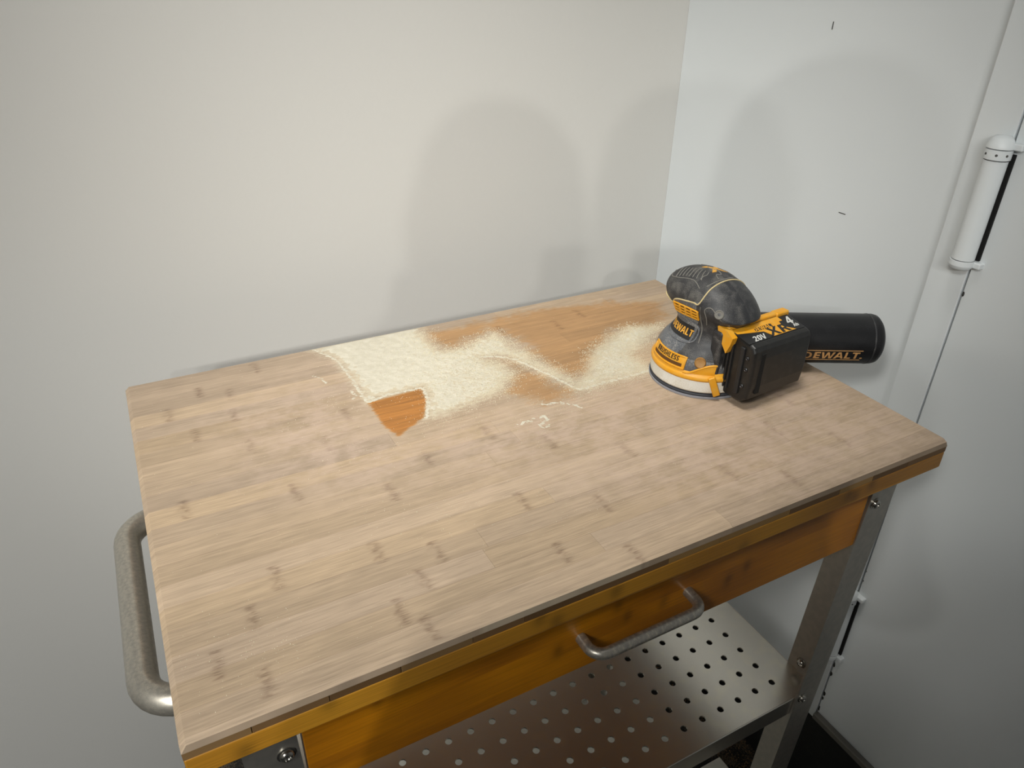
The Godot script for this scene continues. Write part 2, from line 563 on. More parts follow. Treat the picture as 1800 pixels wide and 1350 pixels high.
func room() -> void:
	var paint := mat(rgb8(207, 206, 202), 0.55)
	var nt := NoiseTexture2D.new()
	nt.noise = noise(0.06, 7, 4)
	nt.width = 512
	nt.height = 512
	nt.seamless = true
	nt.as_normal_map = true
	nt.bump_strength = 1.0
	paint.normal_enabled = true
	paint.normal_texture = nt
	paint.normal_scale = 0.18
	paint.uv1_triplanar = true
	paint.uv1_world_triplanar = true
	paint.uv1_scale = Vector3.ONE * 3.0
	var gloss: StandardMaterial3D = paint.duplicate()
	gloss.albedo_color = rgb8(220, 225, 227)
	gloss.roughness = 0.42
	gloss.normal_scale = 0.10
	var far_paint := mat(rgb8(176, 172, 164), 0.8)
	var x1 := 0.96
	var z0 := -0.193
	var hy := 2.59
	var my := FLOOR + hy / 2
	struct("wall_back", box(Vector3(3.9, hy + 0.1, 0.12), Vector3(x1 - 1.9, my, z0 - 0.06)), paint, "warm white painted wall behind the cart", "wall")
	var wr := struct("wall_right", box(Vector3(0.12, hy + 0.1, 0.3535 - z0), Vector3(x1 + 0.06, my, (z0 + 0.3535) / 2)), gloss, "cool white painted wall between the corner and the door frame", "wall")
	struct("wall_left", box(Vector3(0.12, hy + 0.1, 4.9), Vector3(-2.56, my, 2.05)), far_paint, "plain white wall on the far left side of the room", "wall")
	struct("wall_front", box(Vector3(3.9, hy + 0.1, 0.12), Vector3(-0.75, my, 4.4)), far_paint, "plain white wall at the viewer's back", "wall")
	struct("wall_right_front", box(Vector3(0.12, hy + 0.1, 3.1), Vector3(x1 + 0.06, my, 2.89)), far_paint, "white wall beyond the door, nearer the viewer", "wall")
	struct("ceiling", box(Vector3(3.9, 0.1, 4.9), Vector3(-0.75, FLOOR + hy + 0.05, 2.05)), far_paint, "white ceiling with the unseen lamps", "ceiling")
	# door casing, door, sill, hinges
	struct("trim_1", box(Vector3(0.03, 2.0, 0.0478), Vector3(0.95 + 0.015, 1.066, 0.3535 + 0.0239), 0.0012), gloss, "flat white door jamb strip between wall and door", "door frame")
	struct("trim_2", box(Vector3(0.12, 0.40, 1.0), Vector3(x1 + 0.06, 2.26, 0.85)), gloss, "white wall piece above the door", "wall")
	struct("trim_3", box(Vector3(0.03, 0.235, 1.0), Vector3(0.952 + 0.015, FLOOR + 0.115, 0.845), 0.002), dusty(rgb8(14, 14, 14), rgb8(80, 76, 70), 0.55, 0.7, 0.8, 0.0, 5.0, 0.5, 73, 0.3), "black sill under the door", "door sill")
	struct("dark_strip_right", box(Vector3(0.03, 0.225, 0.538), Vector3(0.953 + 0.015, FLOOR + 0.11, 0.075), 0.002), mat(rgb8(16, 16, 16), 0.7), "added black strip low on the right wall that darkens the shelf holes", "baseboard")  # strip added so that the shelf holes look dark
	struct("door_gap_shade", box(Vector3(0.05, hy, 1.2), Vector3(x1 + 0.14, my, 0.85)), mat(Color(0.02, 0.02, 0.02), 0.9), "black backing that paints the shade in the gap round the door", "wall")  # black box stands for the shade inside the door gap
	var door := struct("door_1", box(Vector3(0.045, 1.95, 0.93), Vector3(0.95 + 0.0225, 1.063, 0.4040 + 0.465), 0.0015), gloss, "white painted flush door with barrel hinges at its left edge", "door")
	for y in [1.012, 0.311]:
		hinge(door, y, gloss)
	var sweep := Geo.new()
	sweep.rbox(Vector3(0.012, 0.012, 0.93), Vector3(0.945, 0.083, 0.869), 0.002, 2)
	part("door_sweep", sweep, mat(rgb8(120, 118, 112), 0.4, 0.6), door, "dull metal sweep strip along the door's bottom edge")
	# chipped paint along the crack low on the door
	var chip := mat(rgb8(45, 42, 38), 0.9)
	var r := RandomNumberGenerator.new()
	r.seed = 12
	var cg := Geo.new()
	for k in 13:
		var y: float = r.randf_range(0.095, 0.225) if k < 9 else [0.41, 0.90, 0.19, 0.43][k - 9]
		var s := r.randf_range(0.0015, 0.0042) * (1.0 if k < 9 else 0.6)
		cg.lathe([Vector2(0.0003, 0.0004), Vector2(s * 0.6, 0.0002), Vector2(s, -0.0004)], 7, Transform3D(Basis(Vector3.BACK, PI / 2).scaled(Vector3(1, 1.8, 0.8)), Vector3(0.9498, y, 0.4048 + s * 0.3)))
	part("paint_chip", cg, chip, door, "row of dark chips in the paint along the crack").set_meta("kind", "stuff")
	# small scuffs on the walls
	var scuff := mat(rgb8(60, 58, 55), 0.9)
	for q in [[Vector3(0.9598, 1.182, 0.111), Vector3(0.0006, 0.010, 0.0014)], [Vector3(0.9598, 0.944, 0.197), Vector3(0.0005, 0.0012, 0.012)]]:
		part("scuff", box(q[1], q[0], 0.0002), scuff, wr)


func hinge(door: Node3D, y: float, m: Material) -> void:
	var c := Vector3(0.9390, y, 0.3965)
	var r := 0.0128
	var g := Geo.new()
	g.lathe([Vector2(r, -0.066), Vector2(r, 0.052)], 40, Transform3D(Basis.IDENTITY, c))
	g.lathe([Vector2(r, 0.053), Vector2(r, 0.053), Vector2(r - 0.001, 0.0522)], 40, Transform3D(Basis.IDENTITY, c))
	# leaf that holds the barrel to the jamb
	g.rbox(Vector3(0.012, 0.118, 0.012), c + Vector3(0.0115, -0.007, -0.006), 0.002, 2)
	var hg := part("hinge", g, m, door, "painted barrel hinge")
	g = Geo.new()
	g.lathe([Vector2(r + 0.001, 0.0535), Vector2(r + 0.0012, 0.0535), Vector2(r + 0.0012, 0.0535), Vector2(r + 0.0012, 0.064), Vector2(r + 0.0012, 0.064), Vector2(r - 0.0005, 0.0645)], 40, Transform3D(Basis.IDENTITY, c))
	part("collar", g, m, hg)
	g = Geo.new()
	g.lathe([Vector2(r, 0.0655), Vector2(r + 0.0016, 0.0655), Vector2(r + 0.0016, 0.0655), Vector2(r + 0.0016, 0.0685), Vector2(r * 0.93, 0.0745), Vector2(r * 0.66, 0.0785), Vector2(0.0003, 0.080)], 40, Transform3D(Basis.IDENTITY, c))
	g.rbox(Vector3(0.012, 0.008, 0.022), c + Vector3(0.008, 0.0685, 0.012), 0.002, 2)
	part("cap", g, m, hg)
	g = Geo.new()
	g.lathe([Vector2(0.0003, -0.079), Vector2(r * 0.8, -0.0785), Vector2(r, -0.076), Vector2(r + 0.0012, -0.073), Vector2(r + 0.0012, -0.073), Vector2(r + 0.0012, -0.0672), Vector2(r + 0.0012, -0.0672), Vector2(r, -0.0668)], 40, Transform3D(Basis.IDENTITY, c))
	g.rbox(Vector3(0.012, 0.008, 0.021), c + Vector3(0.008, -0.0712, 0.011), 0.002, 2)
	part("end_collar", g, m, hg)
	g = Geo.new()
	g.rbox(Vector3(0.004, 0.126, 0.0100), Vector3(0.9490, y - 0.0035, 0.4066), 0.0006, 1)  # solid black strip in place of the gap's shade
	part("hinge_gap_shade", g, mat(rgb8(6, 6, 6), 0.9), hg, "black strip painted for the shade in the gap beside the hinge barrel")
	g = Geo.new()
	for w in [0.35, 1.15, 2.1]:
		var d := Vector3(-cos(w), 0, -sin(w) + 0.0).normalized()
		d = Vector3(-sin(w), 0, cos(w))
		g.lathe([Vector2(0.0003, 0.0004), Vector2(0.0013, 0.0003), Vector2(0.0016, -0.0006)], 10, Transform3D(Basis(Quaternion(Vector3.UP, d)), c + Vector3(0, 0.059, 0) + d * (r + 0.0013)))
	part("grub_screw", g, mat(rgb8(70, 68, 64), 0.6), hg).set_meta("kind", "stuff")


# ---------------------------------------------------------------- the cart
func cart() -> void:
	var t := thing("work_cart", "bamboo-topped work cart with steel legs, a drawer and a perforated steel shelf", "cart", Vector3.ZERO)
	var varn := mat(Color.WHITE, 0.36)
	varn.albedo_texture = bamboo_picture(0.8, 0.12, Vector3(0.68, 0.425, 0.06), 61)
	var ply := mat(Color.WHITE, 0.45)
	ply.albedo_texture = bamboo_picture(0.8, 0.025, Vector3(0.68, 0.475, 0.14), 67, 0.1)
	var dark_ply := [mat(rgb8(112, 84, 52), 0.6), mat(rgb8(126, 98, 62), 0.6), mat(rgb8(98, 72, 42), 0.6), mat(rgb8(150, 116, 66), 0.6)]
	var top_mat := mat(Color.WHITE, 0.72)
	top_mat.albedo_texture = table_picture()
	var bump := NoiseTexture2D.new()
	bump.noise = noise(0.03, 14, 3)
	bump.width = 256
	bump.height = 1024
	bump.as_normal_map = true
	bump.bump_strength = 2.0
	top_mat.normal_enabled = true
	top_mat.normal_texture = bump
	top_mat.normal_scale = 0.12
	# tabletop: bottom layer, core layer, sanded top strips
	var g := Geo.new()
	slab(g, Vector3(0, 0.762, 0), Vector3(W, 0.783, D), 0.0015)
	var tt := part("tabletop", g, ply, t, "three-layer bamboo tabletop")
	var cuts := [0.0, 0.045, 0.10, 0.155, 0.215, 0.262, 0.33, 0.41, 0.47, 0.56, 0.63, 0.68, 0.735, 0.8]
	var tones := [1, 0, 2, 1, 0, 2, 0, 3, 3, 0, 3, 2, 0]
	for k in cuts.size() - 1:
		g = Geo.new()
		slab(g, Vector3(cuts[k] + (0.0005 if k else 0.0), 0.783, 0.0004), Vector3(cuts[k + 1], 0.7905, D - 0.0004), 0.0002)
		part("core_strip", g, dark_ply[tones[k]], tt)
	for s in strips.size():
		var st: Array = strips[s]
		for c in st[2].size() - 1:
			g = Geo.new()
			plank(g, st[2][c], st[2][c + 1], st[0], st[1], c == 0, c == st[2].size() - 2, s == 0, s == strips.size() - 1)
			part("top_strip", g, top_mat, tt)
	# drawer with its bar handle
	g = Geo.new()
	slab(g, Vector3(0.079, 0.6515, 0.4790), Vector3(0.7305, 0.7605, 0.4975), 0.0012)
	var dr := part("drawer", g, varn, t, "wide bamboo drawer front")
	g = Geo.new()
	slab(g, Vector3(0.085, 0.664, 0.05), Vector3(0.725, 0.757, 0.4785), 0.001)
	part("drawer_box", g, varn, dr)
	var steel := dusty(rgb8(150, 147, 141), rgb8(220, 210, 190), 0.22, 0.40, 0.36, 0.7, 26.0, 0.42, 17, 0.6)
	g = Geo.new()
	g.tube(bar_path(Vector3(0.3400, 0.6965, 0.4972), Vector3(0.4690, 0.6972, 0.4972), Vector3(0, -0.0005, 0.0265), 0.014), 0.0058, 20)
	part("handle", g, steel, dr, "brushed steel bar handle flecked with dust")
	# legs of angle steel, slightly splayed
	var leg_steel := dusty(rgb8(172, 168, 160), rgb8(180, 175, 166), -0.3, 0.6, 0.42, 0.85, 6.0, 0.05, 23, 0.5)
	for q in [[-1.0, 1.0], [1.0, 1.0], [-1.0, -1.0], [1.0, -1.0]]:
		var lg := leg(q[0], q[1], leg_steel, t)
		if q[1] > 0:
			for y in [0.7120, 0.3772]:
				bolt(lg, Vector3(leg_x(q[0], y) - q[0] * 0.031, y, 0.4995), Vector3.BACK)
			bolt(lg, Vector3(leg_x(q[0], 0.397) - q[0] * 0.0035, 0.397, 0.467), Vector3(-q[0], 0, 0))
	shelf(t)
	# big push handle on the left end
	var chrome := dusty(rgb8(160, 156, 148), rgb8(220, 212, 194), 0.0, 0.40, 0.36, 0.75, 26.0, 0.45, 31, 0.35)
	g = Geo.new()
	g.tube(bar_path(Vector3(0.045, 0.697, 0.397), Vector3(0.045, 0.697, 0.131), Vector3(-0.0755, 0, 0), 0.036), 0.0134, 28)
	part("push_handle", g, chrome, t, "thick brushed steel push handle powdered with dust")
	g = Geo.new()
	slab(g, Vector3(0.037, 0.655, 0.06), Vector3(0.044, 0.758, 0.49), 0.001)
	part("side_panel", g, leg_steel, t)
	g = Geo.new()
	slab(g, Vector3(0.7685, 0.655, 0.06), Vector3(0.7725, 0.758, 0.4456), 0.0005)
	part("side_panel", g, leg_steel, t)


func slab(g: Geo, a: Vector3, b: Vector3, r: float) -> void:
	# box between two corners, uv along x and (y + z)
	var k := g.v.size()
	g.rbox(b - a, (a + b) / 2, r, 1)
	var s := b - a
	for j in range(k, g.v.size()):
		var p := g.v[j] - a
		var nn := g.n[j]
		if absf(nn.y) > 0.8:
			g.u[j] = Vector2(p.x / maxf(s.x, 1e-6), p.z / maxf(s.z, 1e-6))
		elif absf(nn.z) > 0.5:
			g.u[j] = Vector2(p.x / maxf(s.x, 1e-6), 1.0 - p.y / maxf(s.y, 1e-6))
		else:
			g.u[j] = Vector2(p.z / maxf(s.z, 1e-6), 1.0 - p.y / maxf(s.y, 1e-6))


func plank(g: Geo, x0: float, x1: float, z0: float, z1: float, left: bool, right: bool, back: bool, front: bool) -> void:
	var yb := 0.7905
	var e := 0.00012          # hair joint between strips
	var cl := 0.0045 if left else e
	var cr := 0.0045 if right else e
	var cb := 0.0012 if back else e
	var cf := 0.0042 if front else e
	var a := Vector3(x0 + cl, TOP, z0 + cb)
	var b := Vector3(x1 - cr, TOP, z0 + cb)
	var c := Vector3(x1 - cr, TOP, z1 - cf)
	var d := Vector3(x0 + cl, TOP, z1 - cf)
	var k := g.v.size()
	g.poly([a, b, c, d], Vector3.UP)
	var dl := 0.004 if left else 0.0003
	var dr := 0.004 if right else 0.0003
	var db := 0.001 if back else 0.0003
	var df := 0.0024 if front else 0.0003
	# chamfers, then the sides below them
	g.poly([a, d, Vector3(x0, TOP - dl, z1 - cf), Vector3(x0, TOP - dl, z0 + cb)], Vector3.LEFT + Vector3.UP)
	g.poly([b, c, Vector3(x1, TOP - dr, z1 - cf), Vector3(x1, TOP - dr, z0 + cb)], Vector3.RIGHT + Vector3.UP)
	g.poly([a, b, Vector3(x1 - cr, TOP - db, z0), Vector3(x0 + cl, TOP - db, z0)], Vector3.FORWARD + Vector3.UP)
	g.poly([d, c, Vector3(x1 - cr, TOP - df, z1), Vector3(x0 + cl, TOP - df, z1)], Vector3.BACK + Vector3.UP)
	for q in [[x0, dl, x0 + cl, Vector3.LEFT], [x1, dr, x1 - cr, Vector3.RIGHT]]:
		g.poly([Vector3(q[0], TOP - q[1], z0 + cb), Vector3(q[0], TOP - q[1], z1 - cf), Vector3(q[0], yb, z1), Vector3(q[0], yb, z0)], q[3])
		g.poly([Vector3(q[0], TOP - q[1], z0 + cb), Vector3(q[2], TOP, z0 + cb), Vector3(q[2], TOP - db, z0)], q[3] + Vector3.UP + Vector3.FORWARD)
		g.poly([Vector3(q[0], TOP - q[1], z1 - cf), Vector3(q[2], TOP, z1 - cf), Vector3(q[2], TOP - df, z1)], q[3] + Vector3.UP + Vector3.BACK)
		g.poly([Vector3(q[0], TOP - q[1], z0 + cb), Vector3(q[2], TOP - db, z0), Vector3(q[0], yb, z0)], Vector3.FORWARD)
		g.poly([Vector3(q[0], TOP - q[1], z1 - cf), Vector3(q[2], TOP - df, z1), Vector3(q[0], yb, z1)], Vector3.BACK)
	g.poly([Vector3(x0 + cl, TOP - db, z0), Vector3(x1 - cr, TOP - db, z0), Vector3(x1, yb, z0), Vector3(x0, yb, z0)], Vector3.FORWARD)
	g.poly([Vector3(x0 + cl, TOP - df, z1), Vector3(x1 - cr, TOP - df, z1), Vector3(x1, yb, z1), Vector3(x0, yb, z1)], Vector3.BACK)
	for j in range(k, g.v.size()):
		g.u[j] = Vector2(g.v[j].x / W, g.v[j].z / D)


func bar_path(a: Vector3, b: Vector3, out: Vector3, r: float) -> Array:
	# a U of round bar from a to b, standing off by «out», with bends of radius r
	var p := []
	var o := out.normalized()
	var s := (b - a).normalized()
	p.append(a)
	p.append(a + o * (out.length() - r) * 0.5)
	for k in 9:
		var w := PI / 2 * k / 8.0
		p.append(a + o * (out.length() - r + r * sin(w)) + s * (r - r * cos(w)))
	var l := (b - a).length()
	for k in range(1, 6):
		p.append(a + out + s * (r + (l - 2 * r) * k / 6.0))
	for k in 9:
		var w := PI / 2 * k / 8.0
		p.append(b + o * (out.length() - r + r * cos(w)) - s * (r - r * sin(w)))
	p.append(b + o * (out.length() - r) * 0.5)
	p.append(b)
	return p


func leg_x(side: float, y: float) -> float:
	# outer face of the leg at height y; the legs lean inwards downwards
	var lean := 0.058 * (0.722 - y)
	return 0.7745 - lean if side > 0 else 0.0335 + lean * 0.4


func leg(side: float, f: float, m: Material, t: Node3D) -> MeshInstance3D:
	var g := Geo.new()
	var th := 0.003
	var y0 := FLOOR
	var y1 := 0.7618
	var zf := 0.4995 if f > 0 else 0.030
	var dz := -f
	for s in 2:
		var rows := []
		for y in [y0, y1]:
			var x := leg_x(side, y)
			var i := -side
			var o := []
			if s == 0:     # flange that faces the front (or the back)
				o = [Vector3(x, y, zf), Vector3(x + i * 0.0415, y, zf), Vector3(x + i * 0.0415, y, zf + dz * th), Vector3(x, y, zf + dz * th)]
			else:          # flange that runs along the end of the cart
				o = [Vector3(x, y, zf + dz * th), Vector3(x + i * th, y, zf + dz * th), Vector3(x + i * th, y, zf + dz * 0.053), Vector3(x, y, zf + dz * 0.053)]
			rows.append(o)
		var mid: Vector3 = (rows[0][0] + rows[1][2]) / 2
		for k in 4:
			var e := (k + 1) % 4
			var q := [rows[0][k], rows[0][e], rows[1][e], rows[1][k]]
			g.poly(q, (q[0] + q[2]) / 2 - mid)
		g.poly(rows[1], Vector3.UP)
		g.poly(rows[0], Vector3.DOWN)
	return part("leg", g, m, t)


func bolt(parent: Node3D, at: Vector3, d: Vector3) -> void:
	var g := Geo.new()
	var xf := Transform3D(Basis(Quaternion(Vector3.UP, d)), at)
	g.lathe([Vector2(0.0075, 0.0), Vector2(0.0075, 0.001), Vector2(0.0075, 0.001), Vector2(0.0058, 0.0012), Vector2(0.0058, 0.0012), Vector2(0.0055, 0.0032), Vector2(0.0042, 0.0046), Vector2(0.0028, 0.0050), Vector2(0.0028, 0.0050), Vector2(0.0025, 0.0030), Vector2(0.0003, 0.0028)], 24, xf)
	part("bolt", g, mat(rgb8(165, 162, 155), 0.22, 0.95), parent)


func shelf(t: Node3D) -> void:
	var m := dusty(rgb8(208, 203, 193), rgb8(214, 208, 194), 0.0, 0.7, 0.27, 0.92, 5.0, 0.03, 51, 0.5)
	var g := Geo.new()
	var y := 0.3784
	var th := 0.002
	var p := 0.03142
	var x_last := 0.7042
	var z_last := 0.4626
	var nx := 22
	var nz := 14
	var r := 0.0046
	var xa := x_last - p * (nx - 0.5)
	var xb := x_last + p * 0.5
	var za := z_last - p * (nz - 0.5)
	var zb := z_last + p * 0.5
	var X0 := 0.046
	var X1 := 0.7505
	var Z0 := 0.035
	var Z1 := 0.4945
	for s in [1.0, -1.0]:
		var yy: float = y if s > 0 else y - th
		var up := Vector3(0, s, 0)
		for q in [[X0, Z0, X1, za], [X0, zb, X1, Z1], [X0, za, xa, zb], [xb, za, X1, zb]]:
			g.face([Vector3(q[0], yy, q[1]), Vector3(q[2], yy, q[1]), Vector3(q[2], yy, q[3]), Vector3(q[0], yy, q[3])], up)
		for a in nx:
			for b in nz:
				var c := Vector3(x_last - p * a, yy, z_last - p * b)
				var k := g.v.size()
				for j in 16:
					var w := TAU * j / 16 + PI / 16
					var d := Vector3(cos(w), 0, sin(w))
					g.add(c + d * r, up)
					var sq := d / maxf(absf(d.x), absf(d.z)) * p * 0.5
					if j % 4 == 1 or j % 4 == 2:
						sq = Vector3(signf(d.x), 0, signf(d.z)) * p * 0.5 if false else sq
					g.add(c + sq, up)
				for j in 16:
					var e := (j + 1) % 16
					g.tri(k + 2 * j, k + 2 * j + 1, k + 2 * e + 1)
					g.tri(k + 2 * j, k + 2 * e + 1, k + 2 * e)
					if j % 4 == 1:     # the corner of the cell
						var w2 := PI / 4 + PI / 2 * (j / 4)
						var cr := g.add(c + Vector3(signf(cos(w2)), 0, signf(sin(w2))) * p * 0.5, up)
						g.tri(k + 2 * j + 1, cr, k + 2 * e + 1)
				if s > 0:
					var k2 := g.v.size()
					for j in 16:
						var w := TAU * j / 16 + PI / 16
						var d := Vector3(cos(w), 0, sin(w))
						g.add(c + d * r, -d)
						g.add(c + d * r - Vector3(0, th, 0), -d)
					for j in 16:
						var e := (j + 1) % 16
						g.tri(k2 + 2 * j, k2 + 2 * j + 1, k2 + 2 * e + 1)
						g.tri(k2 + 2 * j, k2 + 2 * e + 1, k2 + 2 * e)
	# folded rims
	g.rbox(Vector3(X1 - X0, 0.032, 0.002), Vector3((X0 + X1) / 2, y - 0.016, Z1 + 0.0008), 0.0008, 2)
	g.rbox(Vector3(X1 - X0, 0.032, 0.002), Vector3((X0 + X1) / 2, y - 0.016, Z0 - 0.0008), 0.0008, 2)
	for x in [X0 - 0.0008, X1 + 0.0008]:
		g.rbox(Vector3(0.002, 0.032, Z1 - Z0), Vector3(x, y - 0.016, (Z0 + Z1) / 2), 0.0008, 2)
	part("shelf", g, m, t, "perforated sheet steel shelf dusted with sanding powder")


# ---------------------------------------------------------------- the sander
const LEVELS := [  # height, centre x, half width, front (-z), rear (+z), squareness; millimetres
	[29, 0, 58.5, 58.5, 58, 2.0], [36, 0, 58, 58, 58, 2.0], [43, 0, 56.5, 56.5, 57, 2.0], [50, 0, 53, 53, 55, 2.0], [57, 0, 47.5, 48, 53, 2.05], [63, 0, 41, 42, 51, 2.1], [69, 0, 36.5, 37.5, 50, 2.2],
	[75, 0, 34, 35, 50, 2.3], [81, 0, 33, 35, 51, 2.4], [87, 0, 33.5, 39, 54, 2.5], [92, 0, 35, 45, 57, 2.6], [97, 0, 37, 51, 60, 2.7], [103, 0, 38.5, 55.5, 62.5, 2.8], [109, 0, 39, 58, 63.5, 2.8],
	[115, 0, 38.5, 58, 62.5, 2.7], [121, 0, 36.5, 56, 59, 2.6], [126, 0, 33.5, 52, 53, 2.5], [130.5, 0, 29, 46, 45, 2.4], [134, 0, 23.5, 38, 36, 2.3], [136.8, 0, 16, 27, 25, 2.2], [138.4, 0, 8, 14, 13, 2.1], [138.9, 0, 0.3, 0.5, 0.5, 2.0]]

func shell(v: float, w: float) -> Vector3:
	# the housing's surface: v counts levels, w is the angle round the axis (0 = +x, PI/2 = rear, PI = -x)
	var k := clampi(int(v), 0, LEVELS.size() - 2)
	var t := v - k
	var l := []
	for j in 6:
		var a: float = LEVELS[maxi(k - 1, 0)][j]
		var b: float = LEVELS[k][j]
		var c: float = LEVELS[k + 1][j]
		var d: float = LEVELS[mini(k + 2, LEVELS.size() - 1)][j]
		l.append(cubic_interpolate(b, c, a, d, t))
	var c := cos(w)
	var s := sin(w)
	var e: float = 2.0 / l[5]
	var x: float = signf(c) * pow(absf(c), e) * l[2]
	var z: float = signf(s) * pow(absf(s), e) * (l[4] if s > 0 else l[3])
	var drop := smoothstep(88.0, 122.0, l[0]) * (0.0026 * pow(maxf(z + 16.0, 0.0), 2.0) + 0.0010 * pow(maxf(x, 0.0), 2.0))
	return Vector3(x + l[1], l[0] - drop, z) / 1000.0

func level_at(h: float) -> float:
	for k in LEVELS.size() - 1:
		if LEVELS[k + 1][0] >= h:
			return k + clampf((h - LEVELS[k][0]) / (LEVELS[k + 1][0] - LEVELS[k][0]), 0.0, 1.0)
	return LEVELS.size() - 1.001

func shell_normal(v: float, w: float) -> Vector3:
	var du := shell(v, w + 0.02) - shell(v, w - 0.02)
	var dv := shell(minf(v + 0.05, LEVELS.size() - 1.001), w) - shell(maxf(v - 0.05, 0.0), w)
	var nn := du.cross(dv).normalized()
	var p := shell(v, w)
	return nn if nn.dot(p - Vector3(0, 0.085 if p.y > 0.09 else p.y - 0.01, 0)) > 0 else -nn

func on_top(x: float, z: float) -> Vector3:
	# highest point of the shell over x, z (millimetres)
	var w := atan2(z, x)
	for tries in 3:
		var lo := 14.0
		var hi := LEVELS.size() - 1.001
		for k in 22:
			var mid := (lo + hi) / 2
			var q := shell(mid, w)
			if Vector2(q.x, q.z).length() * 1000.0 > Vector2(x, z).length():
				lo = mid
			else:
				hi = mid
		var p := shell(lo, w)
		var got := atan2(p.z, p.x)
		w += wrapf(atan2(z, x) - got, -PI, PI)
	var lo2 := 14.0
	var hi2 := LEVELS.size() - 1.001
	for k in 22:
		var mid := (lo2 + hi2) / 2
		var q := shell(mid, w)
		if Vector2(q.x, q.z).length() * 1000.0 > Vector2(x, z).length():
			lo2 = mid
		else:
			hi2 = mid
	return shell(lo2, w)

const SEAM := [  # the cap's lower edge on the left side: z, height (millimetres), from the nose to the corner
	[-57, 105], [-45, 103.5], [-33, 98.5], [-27, 98], [-22, 103.5], [-14, 107], [0, 110], [10, 112.5], [17, 114]]
const SEAM_Z := 20.0

func seam_height(z: float) -> float:
	for k in SEAM.size() - 1:
		if z <= SEAM[k + 1][0]:
			return lerpf(SEAM[k][1], SEAM[k + 1][1], clampf((z - SEAM[k][0]) / (SEAM[k + 1][0] - SEAM[k][0]), 0.0, 1.0))
	return 114.0

func side_angle(h: float, z: float) -> float:
	# the angle on the left half of the shell at which z is met at height h
	var v := level_at(h)
	var lo := PI / 2
	var hi := PI * 1.5
	for k in 24:
		var mid := (lo + hi) / 2
		if shell(v, mid).z * 1000.0 > z:
			lo = mid
		else:
			hi = mid
	return lo

func on_side(h: float, z: float, out := 0.0) -> Vector3:
	var v := level_at(h)
	var w := side_angle(h, z)
	return shell(v, w) + shell_normal(v, w) * out

